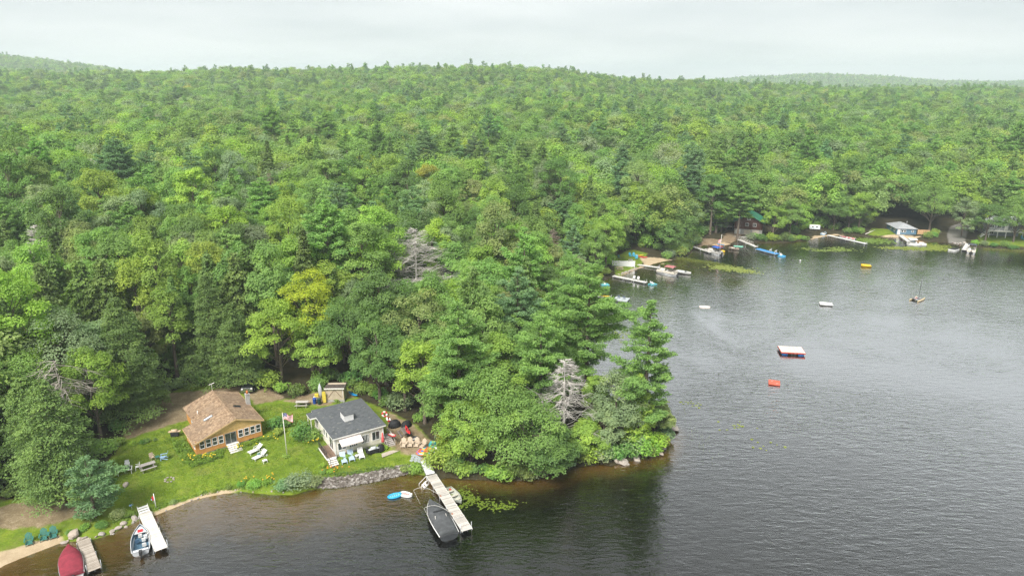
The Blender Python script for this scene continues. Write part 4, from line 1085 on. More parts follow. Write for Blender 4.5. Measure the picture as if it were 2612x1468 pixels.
# ---------------------------------------------------------------- boats
def hull_rings(L, W, D, n=12, bow=2.2, sheer=.18, vee=.55, flare=.82):
    rings = []
    for i in range(n+1):
        s = i/n; b = W/2*(1-max(0, (s-.35)/.65)**bow)*(.92+.08*min(1, s*4)); b = max(b, .015)
        zt = D+sheer*s*s; zk = vee*D*max(0, (s-.55)/.45)**2
        pts = [(s*L, 0, zk), (s*L, b*flare*.6, zk+.06*D+(.1*D)), (s*L, b*flare, zk+(zt-zk)*.35), (s*L, b, zt)]
        rings.append([(x, -y, z) for x, y, z in reversed(pts[1:])]+pts)
    return rings
def open_hull(t, L, W, D, mat, inmat, floor=.25, wall=.06, **k):
    R_ = hull_rings(L, W, D, **k); m = MB(); m.loft(R_, cap=False, closed=False); m.f.append(list(range(7))); m.m.append(0); m.sm.append(False)
    m.build('hull', mat, t)
    inn = []
    for r in R_:
        x = r[0][0]; b = abs(r[0][1]); zt = r[0][2]; bi = max(b-wall, .008); x2 = min(max(x, wall), L-wall*2); zf = min(zt-.02, D*floor+ (r[3][2]))
        inn.append([(x2, -bi, zt), (x2, -bi*.9, zf), (x2, bi*.9, zf), (x2, bi, zt)])
    m = MB(); m.loft([list(reversed(r)) for r in inn], cap=False, closed=False); m.f.append([0, 1, 2, 3]); m.m.append(0); m.sm.append(False)
    m.build('cockpit_liner', inmat, t)
    g = MB(); L_ = [r[0] for r in R_]; Rr = [r[6] for r in R_]
    g.tube(L_+[(L+.01, 0, R_[-1][0][2])]+list(reversed(Rr)), .045, 6); g.tube([L_[0], Rr[0]], .045, 6); g.build('gunwale', mat, t)
    return R_
def outboard(t, mat, x=-.25, z=.25, s=1.):
    m = MB(); m.box((x-.12*s, 0, z+.55*s), (.5*s, .34*s, .5*s)); m.box((x-.1*s, 0, z), (.18*s, .14*s, .7*s)); m.bar((x-.1*s, 0, z+.3), (x+.3*s, 0, z+.35), .1*s); m.build('outboard_motor', mat, t, bevel=.05)
def covered_boat(label, bow_xy, stern_xy, W, D, hullm, coverm, peak, zw=-.15, name='motor_boat', wscreen=True):
    L = math.dist(bow_xy, stern_xy); t = empty(name, (stern_xy[0], stern_xy[1], zw), heading(stern_xy, bow_xy), label, 'boat')
    R_ = hull_rings(L, W, D, bow=2.6, sheer=.12, vee=.5)
    m = MB(); m.loft(R_, cap=False, closed=False); m.f.append(list(range(7))); m.m.append(0); m.sm.append(False); m.build('hull', hullm, t)
    g = MB(); g.tube([r[0] for r in R_]+[r[6] for r in reversed(R_)], .05, 6); g.build('rub_rail', WHITE if hullm is not WHITE else STEELC, t)
    top = []
    for i, r in enumerate(R_):
        s = i/(len(R_)-1); b = abs(r[0][1])+.035; zt = r[0][2]-.12; ht = .14+peak*math.exp(-((s-.56)/.17)**2)+.10*math.exp(-((s-.18)/.2)**2)
        top.append([(r[0][0]+(.03 if 0 < i else -.06), b*c_, zt+(0 if abs(c_) == 1 else .14)+(ht*(1-abs(c_)**2.4) if abs(c_) < 1 else 0)) for c_ in (-1, -.985, -.75, -.45, 0, .45, .75, .985, 1)])
    m = MB(); m.loft(top, cap=False, closed=False); m.f.append(list(range(9))); m.m.append(0); m.sm.append(False); o = m.build('cover', coverm, t)
    return t, o, L
cbt, cov, L = covered_boat('speedboat under a fitted black cover moored at the long dock', (-10.6, 76.6), (-7.45, 69.6), 2.6, .95, paint('dark_hull', (.06, .065, .07), .3, .2), paint('charcoal_cover', (.075, .079, .083), .8, .25, 1.5), .55)
MB().box((L*.52, 0, 1.75), (.16, 1.5, .04), 0).build('tower_bar', DARKM, cbt)
m = MB()
for s in (-.78, .78): m.bar((L*.50, s, 1.0), (L*.42, s*.85, 1.62), .05); m.bar((L*.40, s, 1.0), (L*.42, s*.85, 1.62), .05)
m.build('cover_strut', OFFW, cbt)
MB().box((.75, -.0, 1.13), (.18, .9, .02), .05).build('swim_platform_mark', paint('mark_white', (.7, .7, .7)), cbt)
rbt, cov2, L2 = covered_boat('white runabout under a maroon canvas cover beside the brown dock', (-51.6, 67.6), (-48.0, 62.6), 2.35, .9, WHITE, paint('maroon_canvas', (.23, .030, .048), .85, .2, 2), .45)
outboard(rbt, DARKM)
# open fishing boat
t = empty('fishing_boat', (-42.85, 66.9, -.18), heading((-42.85, 66.9), (-45.4, 71.7)), 'grey and white open fishing boat with pedestal seats and blue floor', 'boat')
L = math.dist((-42.85, 66.9), (-45.4, 71.7)); open_hull(t, L, 2.0, .78, paint('pale_grey_hull', (.52, .54, .56), .35, .08), paint('blue_grey_liner', (.055, .115, .17), .7, .2), .35)
MB().prism([(L*.68, -.66), (L*.85, -.38), (L*.95, -.1), (L*.95, .1), (L*.85, .38), (L*.68, .66)], .74, .8).build('bow_deck', paint('pale_grey_hull', (.52, .54, .56)), t)
MB().box((L*.76, 0, .84), (.5, .55, .08)).build('red_hatch', paint('red_hatch', (.55, .03, .04)), t)
for x, y in ((.42, -.35), (.42, .35), (.22, -.4), (.6, 0)):
    s_ = MB().box((L*x, y, .62), (.42, .42, .1)); s_.box((L*x-.2, y, .85), (.08, .42, .42), ry=-.15); s_.tube([(L*x, y, .2), (L*x, y, .6)], .05, 7); s_.build('seat', WHITEP if y < .3 else paint('navy_seat', (.06, .12, .2)), t, bevel=.03)
MB().box((L*.5, -.55, .75), (.35, .4, .5)).build('console', paint('pale_grey_hull', (.52, .54, .56)), t, bevel=.04)
MB().slab([(L*.56, -.75, 1.0), (L*.56, -.35, 1.0), (L*.51, -.35, 1.25), (L*.51, -.75, 1.25)], .02).build('windscreen', GLASS, t)
MB().bx(.05, .42, -.8, .8, .70, .76).build('stern_deck', paint('pale_grey_hull', (.52, .54, .56)), t); outboard(t, DARKM)
# aluminium rowboat
t = empty('rowboat', (-8.75, 79.9, -.12), heading((-8.75, 79.9), (-6.75, 77.0)), 'small pale green aluminium rowboat with bench seats tied to the dock', 'boat')
L = 3.9; AL = paint('pale_aluminium', (.36, .38, .33), .5, .15); open_hull(t, L, 1.5, .6, AL, paint('rowboat_inside', (.40, .41, .34), .7, .15), .22)
for x in (.2, .5, .75): MB().box((L*x, 0, .5), (.34, 1.3*(1-max(0, x-.55)*1.3), .05)).build('bench', paint('bench_tan', (.46, .44, .36)), t)
MB().box((L*.14, .25, .55), (.25, .22, .22)).build('fuel_can', paint('red_can', (.45, .06, .04)), t); outboard(t, DARKM, s=.6)
# mooring whips
for i, (s_, x_) in enumerate(((.40, -2.9), (.72, -2.6))):
    t = empty('mooring_whip', (0, 0, 0), 0, 'white bent mooring whip arching over the bow of the covered speedboat' if i == 0 else 'white bent mooring whip arching over the stern of the covered speedboat', 'mooring whip')
    a = Vector((-11.15, 83.0, .6)).lerp(Vector((-5.4, 70.8, .6)), s_); d = Vector((-12.2, -5.75, 0)).normalized()
    pts = [a+d*(.55+3.6*k/8)*1.0+Vector((0, 0, 2.0*math.sin(math.pi*.62*k/8))) for k in range(9)]
    MB().tube(pts, [.035-.0025*k for k in range(9)], 6).build('rod', OFFW, t)
    MB().tube([pts[-1], pts[-1]+Vector((1.0, -1.2, -1.25))], .012, 4).build('line', OFFW, t)
    MB().box(a+d*.55, (.2, .2, .14), math.atan2(d.y, d.x)).build('base', paint('rust_base', (.35, .13, .06)), t)
# pool floats
def lounge_float(label, x, y, rz, c1, c2):
    t = empty('pool_float', (x, y, .0), rz, label, 'pool float')
    MB().tube([(.75*math.cos(a)*1.15, .45*math.sin(a), .1) for a in [2*math.pi*k/16 for k in range(17)]], .14, 8, False).build('ring', c1, t)
    m = MB()
    for k in range(5): m.tube([(-.55+k*.27, -.38, .06), (-.55+k*.27, .38, .06)], .12, 7)
    m.build('mattress', c2, t); MB().box((.75, 0, .25), (.3, .6, .18)).build('headrest', c1, t, bevel=.07)
lounge_float('bright blue inflatable lounge float drifting off the long dock', -15.5, 78.7, R(25), paint('float_blue', (.03, .33, .58), .4, .1), paint('float_cyan', (.18, .50, .66), .4, .1))
lounge_float('white and pink inflatable lounge float drifting beside the blue one', -14.1, 79.0, R(-22), WHITEP, paint('float_pink', (.66, .48, .46), .4, .15, 6))
# ---------------------------------------------------------------- garden furniture
def adirondack(mat, name='garden_chair'):
    t = empty(name)
    s = MB()
    for k in range(5): s.box((-.22+k*.115, 0, .36-.035*k), (.1, .56, .025), ry=R(14))
    s.build('seat', mat, t)
    b = MB()
    for k in range(5):
        y = -.24+k*.12; h = .82-.06*abs(k-2)**1.5
        b.box((-.42-h*.16, y*1.05, .34+h*.5), (.025, .105, h), ry=R(-20))
    b.build('backrest', mat, t)
    for s_ in (-1, 1):
        MB().box((-.12, s_*.36, .60), (.78, .13, .03)).build('arm', mat, t)
        MB().box((.22, s_*.31, .29), (.09, .035, .60)).build('leg', mat, t)
        MB().bar((.25, s_*.28, .34), (-.55, s_*.28, .05), .035, .11).build('leg', mat, t)
    return t
def place(proto, first, x, y, rz, label, group=None, cat='chair', s=1, z=None):
    o = proto if first else copy_tree(proto)
    o.location = (x, y, gz(x, y) if z is None else z); o.rotation_euler = (0, 0, rz); o['label'] = label; o['category'] = cat; o.scale = (s,)*3
    if group: o['group'] = group
    elif 'group' in o.keys(): del o['group']
    return o
p = adirondack(TEALP)
for i, (x, y, a) in enumerate(((-56.8, 68.5, -58), (-55.6, 69.3, -62), (-54.75, 69.75, -60))):
    place(p, i == 0, x, y, R(a), ['green plastic garden chair on the beach, set apart from its pair', 'green plastic garden chair on the beach, middle of the three', 'green plastic garden chair nearest the small brown dock'][i], 'green chairs on the beach', s=1.12)
p = adirondack(BEIGEP)
for i, (x, y, a) in enumerate(((-16.0, 89.7, -92), (-15.05, 89.85, -88), (-14.1, 89.8, -98), (-13.2, 89.5, -120))):
    place(p, i == 0, x, y, R(a), ['beige garden chair nearest the white cottage stairs in the row of four', 'beige garden chair second from the cottage stairs in the row', 'beige garden chair third from the cottage stairs in the row', 'beige garden chair turned sideways beside the towable tubes'][i], 'beige chairs by the fire pit', s=1.12)
p = adirondack(BLUEP); place(p, True, -49.4, 85.8, R(200), 'light blue garden chair on the lawn beside a small green table', s=1.1)
def plastic_chair(mat, label, x, y, rz, s=1.):
    t = empty('plastic_chair', (x, y, gz(x, y)), rz, label, 'chair'); t.scale = (s,)*3
    MB().box((0, 0, .42), (.45, .48, .04)).build('seat', mat, t, bevel=.015); MB().box((-.24, 0, .68), (.05, .48, .5), ry=R(-12)).build('backrest', mat, t, bevel=.02)
    for a in (-1, 1):
        MB().bar((-.26, a*.26, .62), (.2, a*.26, .62), .06, .03).build('arm', mat, t)
        for b in (-1, 1): MB().bar((b*.2, a*.22, .42), (b*.26, a*.27, 0), .045).build('leg', mat, t)
    return t
plastic_chair(BEIGEP, 'pale plastic armchair on the lawn left of the small green table', -50.8, 85.6, R(-40), 1.1)
plastic_chair(BLACKC, 'dark armchair against the white cottage wall', -20.7, 87.4, R(-60), 1.15)
def round_table(mat, label, x, y, r=.3, h=.5):
    t = empty('side_table', (x, y, gz(x, y)), 0, label, 'table')
    MB().lathe([(r, h), (r, h+.03)], n=14).build('table_top', mat, t)
    for k in range(3):
        a = k*2.09; MB().bar((r*.4*math.cos(a), r*.4*math.sin(a), h), (r*.8*math.cos(a), r*.8*math.sin(a), 0), .04).build('leg', mat, t)
round_table(TEALP, 'small green side table between two lawn chairs', -50.1, 85.7); round_table(WHITEP, 'small round white table between the blue and white loungers', -22.15, 86.6, .28)
round_table(TEALP, 'small teal table between the white loungers on the lawn', -36.3, 87.0, .25, .4)
def lounger(fm, label, foot, head, group=None, back=38, white=False):
    """chaise longue from its foot end to its head end"""
    L = 1.95; t = empty('lounger', (foot[0], foot[1], gz(*foot)), heading(foot, head), label, 'lounger', group)
    m = MB()
    for k in range(8): m.box((.1+k*.15, 0, .34), (.125, .6, .03))
    m.build('seat', fm, t); b = MB(); a = R(back)
    for k in range(5): b.box((1.32+(.08+k*.15)*math.cos(a), 0, .36+(.08+k*.15)*math.sin(a)), (.125, .6, .03), ry=-a)
    b.build('backrest', fm, t)
    for s in (-1, 1):
        MB().bar((0, s*.32, .3), (1.4, s*.32, .3), .05, .06).bar((1.32, s*.32, .33), (1.32+.8*math.cos(a), s*.32, .33+.8*math.sin(a)), .05, .06).build('frame', fm, t)
        MB().bar((.2, s*.32, .3), (.12, s*.32, 0), .05).build('leg', fm, t); MB().bar((1.35, s*.32, .3), (1.45, s*.32, 0), .05).build('leg', fm, t)
        if white:
            MB().bar((.95, s*.36, .32), (1.0, s*.36, .58), .04).bar((1.0, s*.36, .58), (1.5, s*.36, .60), .06, .035).build('arm', fm, t); MB().tube([(1.75, s*.34, .15), (1.75, s*.39, .15)], .15, 12).build('wheel', fm, t)
    t.scale = (1.12,)*3
    return t
lounger(WHITEP, 'white plastic wheeled lounger beside the front steps on the lawn', (-37.9, 87.3), (-36.5, 88.9), 'white loungers on the lawn', 42, True)
lounger(WHITEP, 'white plastic wheeled lounger next to the white footstool on the lawn', (-36.7, 85.8), (-35.4, 87.5), 'white loungers on the lawn', 42, True)
PB = paint('pale_blue_mesh', (.42, .54, .68), .6, .08)
lounger(PB, 'pale blue lounger nearest the white cottage deck steps', (-23.5, 85.1), (-24.3, 86.9)); lounger(PB, 'pale blue lounger next to the small round white table', (-22.6, 85.7), (-23.3, 87.5))
lounger(WHITEP, 'white lounger against the white cottage wall', (-21.3, 86.3), (-22.0, 88.0))
t = empty('footstool', (-34.9, 85.5, gz(-34.9, 85.5)), R(40), 'white plastic footstool beside the lawn loungers', 'footstool')
MB().box((0, 0, .36), (.6, .5, .06)).build('top', WHITEP, t, bevel=.02)
for a in (-1, 1):
    for b in (-1, 1): MB().bar((a*.24, b*.2, .34), (a*.3, b*.25, 0), .05).build('leg', WHITEP, t)
def picnic(mat, label, x, y, rz, s=1.):
    t = empty('picnic_table', (x, y, gz(x, y)), rz, label, 'picnic table'); t.scale = (s,)*3
    for k in range(5): MB().box((0, -.3+k*.15, .75), (1.85, .138, .035)).build('top_plank', mat, t)
    for s_ in (-1, 1):
        for k in range(2): MB().box((0, s_*(.62+.14*k), .44), (1.85, .13, .035)).build('bench_plank', mat, t)
        x0 = s_*.68; m = MB()
        for q in (-1, 1): m.bar((x0, q*.28, .73), (x0, q*.72, 0), .04, .09)
        m.bar((x0, -.78, .41), (x0, .78, .41), .04, .09, up=(1, 0, 0)); m.build('leg_frame', mat, t)
    return t
picnic(GREYW, 'grey picnic table on the lawn near the beige shed', -34.3, 101.6, R(3), 1.1); picnic(GREYW, 'weathered picnic table under the olive hemlock branches', -50.3, 83.3, R(40), 1.1)
picnic(wood('dark_table', (.10, .085, .075), (.21, .18, .16), 0), 'dark picnic table by the fire pit with a red kayak on it', -16.3, 92.9, R(-62), 1.1)
kayak(2.8, .62, paint('red_hull', (.50, .03, .035), .4, .1), 'red kayak lying across the dark picnic table', (-15.7, 92.6, gz(-15.7, 92.6)+.86), R(-68))
t = empty('fire_pit', (-14.5, 91.6, gz(-14.5, 91.6)), 0, 'dark round metal fire pit beside the picnic table', 'fire pit')
MB().lathe([(.3, 0), (.55, .1), (.62, .4), (.58, .4), (.5, .15), (.1, .12)], n=16).build('bowl', DARKM, t); MB().lathe([(.45, .16), (.35, .22), (.05, .25)], n=12).build('ash', CONC, t)
def heap(name, label, cat, x, y, sx, sy, sz, mat, rz=0, seed=1):
    r = np.random.default_rng(seed); rings = []
    for i in range(7):
        a = i/6*math.pi/2; rr = math.cos(a)**.6
        rings.append([(sx/2*rr*math.cos(q)*r.uniform(.9, 1.06), sy/2*rr*math.sin(q)*r.uniform(.9, 1.06), sz*math.sin(a)*r.uniform(.93, 1.05)) for q in [2*math.pi*k/12 for k in range(12)]])
    o = MB().loft(rings).build(name, mat, None, (x, y, gz(x, y)-.02), rz); return tag(o, label, cat)
heap('covered_grill', 'black tarpaulin covered heap behind the white cottage stairs', 'covered heap', -18.2, 95.5, 2.0, 1.5, 1.1, BLACKC, .3, 3); heap('covered_heap', 'low black covered heap under the trees beside the fire pit clearing', 'covered heap', -16.4, 95.6, 1.9, 1.4, .9, BLACKC, .9, 4)
def grill(label, x, y, rz, lidm, bodym, s=1.):
    t = empty('grill', (x, y, gz(x, y)), rz, label, 'grill'); t.scale = (s,)*3
    MB().bx(-.55, .55, -.28, .28, .12, .8).build('cabinet', bodym, t); l = MB(); l.tube([(-.4, 0, .86), (.4, 0, .86)], .28, 12); l.build('lid', lidm, t)
    MB().bx(-.85, .85, -.27, .27, .8, .84).build('side_shelf', lidm, t)
    for q in (-.42, .42): MB().tube([(q, -.2, .1), (q, .2, .1)], .1, 10).build('wheel', BLACKC, t)
grill('barbecue grill with tan lid on the lawn left of the orange cottage', -50.6, 92.0, R(10), paint('tan_lid', (.50, .37, .25), .5, .1), DARKM, 1.0)
grill('black barbecue grill with a pale shelf against the white cottage', -20.0, 88.0, R(32), paint('pale_shelf', (.5, .52, .54), .4, .1), BLACKC, .95)
heap('covered_grill', 'black fabric covered grill at the white cottage wall', 'covered grill', -19.1, 88.6, 1.2, .8, 1.15, BLACKC, R(32), 5)
# umbrella, boards and stairs side things
t = empty('closed_umbrella', (-18.95, 89.7, gz(-18.95, 89.7)), 0, 'closed coral red patio umbrella at the white cottage corner', 'umbrella')
MB().tube([(0, 0, 0), (0, 0, 2.4)], .03, 7).build('pole', STEELC, t); MB().lathe([(.06, 2.35), (.12, 2.1), (.2, 1.4), (.26, .9), (.2, .85)], n=12).build('canopy', paint('coral_cloth', (.60, .10, .10), .8, .1), t)
MB().lathe([(.28, 0), (.26, .1), (.05, .14)], n=12).build('base', TEALP, t)
o = board('paddle_board', 3.1, .78, .13, paint('sup_red', (.55, .05, .05), .4, .1), 'red and white paddle board leaning on the cottage stair rail', 'paddle board', -17.85, 91.0, 2.35, R(118), R(18), nose=.1)
m = MB(); m.prism([(-1.1, -.22), (.9, -.24), (1.3, 0), (.9, .24), (-1.1, .22)], .066, .072); m.build('deck_pad', WHITEP, o)
def life_ring(name, label, x, y, z, R_, r_, mats, tilt, rz, cat='tube'):
    t = empty(name, (x, y, z), rz, label, cat); t.rotation_euler = (tilt, 0, rz)
    n = 24
    for q, mt in enumerate(mats):
        a0, a1 = q/len(mats)*2*math.pi, (q+1)/len(mats)*2*math.pi
        MB().tube([(R_*math.cos(a0+(a1-a0)*k/6), R_*math.sin(a0+(a1-a0)*k/6), 0) for k in range(7)], r_, 9, True).build('segment', mt, t)
    return t
RW = [paint('tube_red', (.55, .04, .05), .45, .1), WHITEP]
life_ring('towable_tube', 'red and white towable tube leaning by the rear of the white cottage', -20.3, 98.6, gz(-20.3, 98.6)+.35, .36, .15, RW*3, R(60), .5); life_ring('towable_tube', 'red and white towable tube next to the black covered heap', -19.4, 97.0, gz(-19.4, 97)+.35, .36, .15, RW*2, R(50), 1.5)
# towable tube with bright swirls
sw, nt = new_mat('swirl_print'); co = objco(nt); v_ = N(nt, 'ShaderNodeTexVoronoi'); v_.inputs['Scale'].default_value = 2.6; nt.links.new(co, v_.inputs[0])
h_ = N(nt, 'ShaderNodeSeparateColor'); nt.links.new(v_.outputs['Color'], h_.inputs[0]); rr_ = ramp(nt, h_.outputs[0], [(0, (.55, .09, .03)), (.28, (.05, .16, .50)), (.45, (.62, .42, .08)), (.62, (.60, .12, .05)), (.8, (.10, .40, .52)), (1, (.70, .66, .6))])
nt.nodes[-1].color_ramp.interpolation = 'CONSTANT'; bsdf(nt, rr_, .4, .4)
t = empty('towable_tube', (-12.5, 88.2, gz(-12.5, 88.2)+.1), R(20), 'large oval towable tube with orange, blue and yellow swirls', 'tube')
MB().lathe([(.9, .0), (1.15, .1), (1.22, .25), (1.1, .42), (.8, .46), (.1, .40)], n=22, sx=1.15, sy=.8).build('top', sw, t); MB().tube([(1.38*math.cos(a), .97*math.sin(a), .2) for a in [2*math.pi*k/20 for k in range(21)]], .08, 6, False).build('rim', paint('orange_rim', (.6, .15, .04)), t)
life_ring('towable_tube', 'teal towable tube standing behind the swirl printed one', -11.6, 89.4, gz(-11.6, 89.4)+.6, .42, .26, [paint('teal_tube', (.02, .26, .29), .45, .1)], R(75), .2)
life_ring('towable_tube', 'black and white striped towable tube at the bank bushes', -11.2, 88.4, gz(-11.2, 88.4)+.25, .48, .22, [BLACKC, WHITEP]*4, R(15), .2)
# walk and stepping stones
o = MB().prism([(-18.9, 87.9), (-17.6, 88.9), (-16.5, 88.7), (-18.6, 86.9)], 0, .06).build('paving_slab', paint('walk_concrete', (.40, .35, .29), .9, .15), None, (0, 0, gz(-17.8, 88.2)+.0)); tag(o, 'pale concrete landing slab at the foot of the cottage stairs', 'slab')
for i in range(9):
    x = -14.3+(i % 3)*.55+random.uniform(-.1, .1); y = 87.7-(i//3)*.55-(i % 3)*.12
    n = 7; m = MB(); m.prism([(random.uniform(.22, .36)*math.cos(2*math.pi*k/n)*1.2, random.uniform(.22, .34)*math.sin(2*math.pi*k/n)) for k in range(n)], -.05, .05)
    o = m.build('stepping_stone', paint('slate_stone', (.33, .37, .37), .8, .2), None, (x, y, gz(x, y)+.02), i*.7); tag(o, 'bluish flat stepping stone on the path to the white ramp', 'stone', 'stepping stones to the dock')
# flagpole and flag
t = empty('flagpole', (-32.2, 86.9, gz(-32.2, 86.9)), 0, 'tall white flagpole flying a flag on the lawn between the cottages', 'flagpole')
MB().tube([(0, 0, -.3), (0, 0, 3.5), (-.05, .05, 6.9)], [.065, .055, .04], 10).build('pole', OFFW, t); MB().lathe([(.01, -.06), (.07, 0), (.01, .07)], (-.05, .05, 6.95), 8).build('finial', paint('brass', (.5, .36, .1), .3, .05, 3, .5, .8), t)
nxx, nyy = 22, 13; Wf, Hf = 1.5, .95; mfl = MB(); vs = []
for j in range(nyy+1):
    for i in range(nxx+1):
        u_, v_ = i/nxx, j/nyy; x = .05+Wf*u_*.86; z = 6.75-Hf*v_-.42*u_*u_*(.6+.5*v_)+.14*math.sin(u_*7); y = .16*math.sin(u_*8+v_*2.2)*u_
        vs.append((x, y, z))
for side in (0, 1):
    b = len(mfl.v); mfl.v += [(x, y+side*.012, z) for x, y, z in vs]
    for j in range(nyy):
        for i in range(nxx):
            q = [b+j*(nxx+1)+i, b+j*(nxx+1)+i+1, b+(j+1)*(nxx+1)+i+1, b+(j+1)*(nxx+1)+i]
            mfl.f.append(q if side == 0 else q[::-1]); mfl.m.append(2 if (i < 9 and j < 7) else (j % 2)); mfl.sm.append(True)
fo = mfl.build('flag', [paint('flag_red', (.48, .03, .05), .8, .08), paint('flag_white', (.74, .73, .72), .8, .05), paint('flag_blue', (.03, .045, .17), .8, .1)], t)
stm = MB()
for r_ in range(9):
    for c_ in range(6 if r_ % 2 == 0 else 5):
        i = .6+c_*1.5+(0 if r_ % 2 == 0 else .75); j = .5+r_*.72; u_, v_ = i/nxx, j/nyy
        x = .05+Wf*u_*.86; z = 6.75-Hf*v_-.42*u_*u_*(.6+.5*v_)+.14*math.sin(u_*7); y = .16*math.sin(u_*8+v_*2.2)*u_
        pts = [(x+(.024 if k % 2 == 0 else .01)*math.sin(k*math.pi/5), y-.004, z+(.024 if k % 2 == 0 else .01)*math.cos(k*math.pi/5)) for k in range(10)]
        stm.add(pts, [tuple(reversed(range(10)))])
stm.build('stars', paint('flag_white', (.74, .73, .72)), fo)
for i, (x, y) in enumerate(((-46.3, 76.7), (-48.3, 75.2))):
    t = empty('pinwheel', (x, y, gz(x, y)), .4, ['blue and white garden pinwheel near the dock stairs', 'blue and white garden pinwheel near the small blue green pine'][i], 'pinwheel')
    MB().tube([(0, 0, -.1), (0, 0, .55)], .015, 6).build('stick', WHITE, t)
    for k in range(6):
        a = k*math.pi/3; MB().slab([(0, 0, .6), (.26*math.cos(a), .26*math.sin(a), .68), (.26*math.cos(a+.75), .26*math.sin(a+.75), .6)], .01).build('blade', PB if k % 2 else paint('blade_blue', (.05, .22, .55)), t)
# white framed glass table with chairs under the hemlock, white rock, fire ring
t = empty('patio_table', (-52.8, 82.2, gz(-52.8, 82.2)), R(25), 'white framed patio table with dark glass top under the hemlock', 'table')
MB().bx(-.9, .9, -.55, -.47, .68, .72).bx(-.9, .9, .47, .55, .68, .72).bx(-.9, -.82, -.47, .47, .68, .72).bx(.82, .9, -.47, .47, .68, .72).build('frame', WHITEP, t); MB().bx(-.82, .82, -.47, .47, .69, .705).build('glass_top', GLASS, t)
for a in (-.8, .8):
    for b in (-.45, .45): MB().bar((a, b, .68), (a, b, 0), .05).build('leg', WHITEP, t)
plastic_chair(WHITEP, 'white plastic chair behind the glass patio table', -53.2, 83.6, R(-60), 1.1); plastic_chair(WHITEP, 'white plastic chair at the end of the glass patio table', -51.6, 83.2, R(-150), 1.1)
# small boat shed roof at the edge of the near wood
t = empty('boathouse', (-70.8, 78.2, gz(-70.8, 78.2)), R(20), 'small weathered grey shed half hidden under the near trees', 'shed')
MB().bx(0, 4.2, 0, 3, -.5, 2.1).build('wall', siding('grey_boards', (.25, .25, .24), .2, True), t); MB().slab([(-.2, -.3, 2.1), (4.5, -.3, 2.1), (4.5, 1.5, 2.9), (-.2, 1.5, 2.9)], .08).slab([(-.2, 1.5, 2.9), (4.5, 1.5, 2.9), (4.5, 3.3, 2.1), (-.2, 3.3, 2.1)], .08).build('roof', paint('weathered_roof', (.36, .36, .36), .8, .2), t); MB().bx(1.5, 2.5, -.05, -.002, 0, 1.9).build('door', GREYW, t)
# ---------------------------------------------------------------- rafts and boats on open water
t = empty('swim_raft', (56.8, 129.5, 0), R(-9), 'large wooden swim raft with red rim on blue barrels', 'raft')
RP = wood('raft_planks', (.46, .40, .35), (.66, .61, .55), 1)
for k in range(12): MB().box((0, 0, 0), (.36, 3.4, .05)).build('plank', RP, t, (-2.09+k*.38, 0, .62))
MB().bx(-2.3, 2.3, -1.75, -1.7, .36, .60).bx(-2.3, 2.3, 1.7, 1.75, .36, .60).bx(-2.35, -2.3, -1.75, 1.75, .36, .60).bx(2.3, 2.35, -1.75, 1.75, .36, .60).build('rim', paint('raft_red', (.45, .06, .035), .6, .1), t)
for x in (-1.55, 1.55):
    for y in (-1.35, 1.35): MB().tube([(x-.55, y, .12), (x+.55, y, .12)], .29, 12).build('barrel', paint('barrel_blue', (.02, .13, .38), .4, .1), t)
for x in (-.3, .3): MB().tube([(x, -1.78, .7), (x, -1.95, .4), (x, -1.95, -.4)], .03, 6).build('ladder_rail', STEELC, t)
t = empty('foam_raft', (47.8, 114.4, 0), R(-20), 'orange red square foam swim raft floating alone', 'raft')
MB().box((0, 0, .14), (2.0, 2.0, .26)).build('body', paint('coral_foam', (.60, .11, .065), .5, .1), t, bevel=.1); MB().box((.5, -.6, .29), (.5, .12, .02), .5).box((-.4, .3, .29), (.12, .4, .02)).build('handle', paint('pale_print', (.66, .4, .34)), t)
t = empty('floating_mat', (77.6, 160.6, 0), R(-16), 'white ribbed inflatable raft floating on open water', 'raft')
m = MB()
for k in range(9): m.tube([(-1.25+k*.31, -.75, .25), (-1.25+k*.31, .75, .25)], .2, 9)
m.build('ribs', WHITEP, t); MB().tube([(-1.5, -.7, .33), (1.5, -.7, .33)], .2, 10).tube([(-1.5, .7, .33), (1.5, .7, .33)], .2, 10).build('side_tube', WHITEP, t)
t = empty('inflatable_raft', (106, 197.8, 0), R(-18), 'bright yellow inflatable raft near the far shore', 'raft')
MB().box((0, 0, .25), (2.7, 1.5, .45)).build('body', paint('raft_yellow', (.65, .42, .02), .45, .08), t, bevel=.18); MB().tube([(-1.3, -.7, .45), (1.3, -.7, .45)], .2, 9).tube([(-1.3, .7, .45), (1.3, .7, .45)], .2, 9).build('side_tube', paint('raft_yellow', (.65, .42, .02)), t); MB().lathe([(.05, 0), (.12, .1), (.05, .22)], (1.2, .5, .5), 8).build('valve', WHITEP, t)
o = board('floating_mat', 2.7, 1.7, .14, paint('pale_mat', (.66, .58, .52), .6, .06), 'pale pointed foam mat floating alone on grey water', 'float mat', 47.2, 159, .06, R(-6), 0, nose=.25); MB().box((0, 0, .085), (2.0, .05, .02)).build('seam', WHITEP, o)
t = empty('catamaran', (102.5, 164.8, 0), R(38), 'small beach catamaran with tan hulls and bare mast', 'boat')
TH = paint('tan_hull', (.52, .42, .26), .4, .08)
for s in (-1, 1):
    rings = []
    for i in range(11):
        q = i/10; w_ = .2*(1-abs(2*q-1)**3)+.02; x = -2.1+4.4*q; up = .25*max(0, q-.6)**1.5*2
        rings.append([(x, s*.95+w_*math.cos(a), .18+up+.24*math.sin(a)) for a in [2*math.pi*k/8 for k in range(8)]])
    MB().loft(rings).build('hull', TH, t)
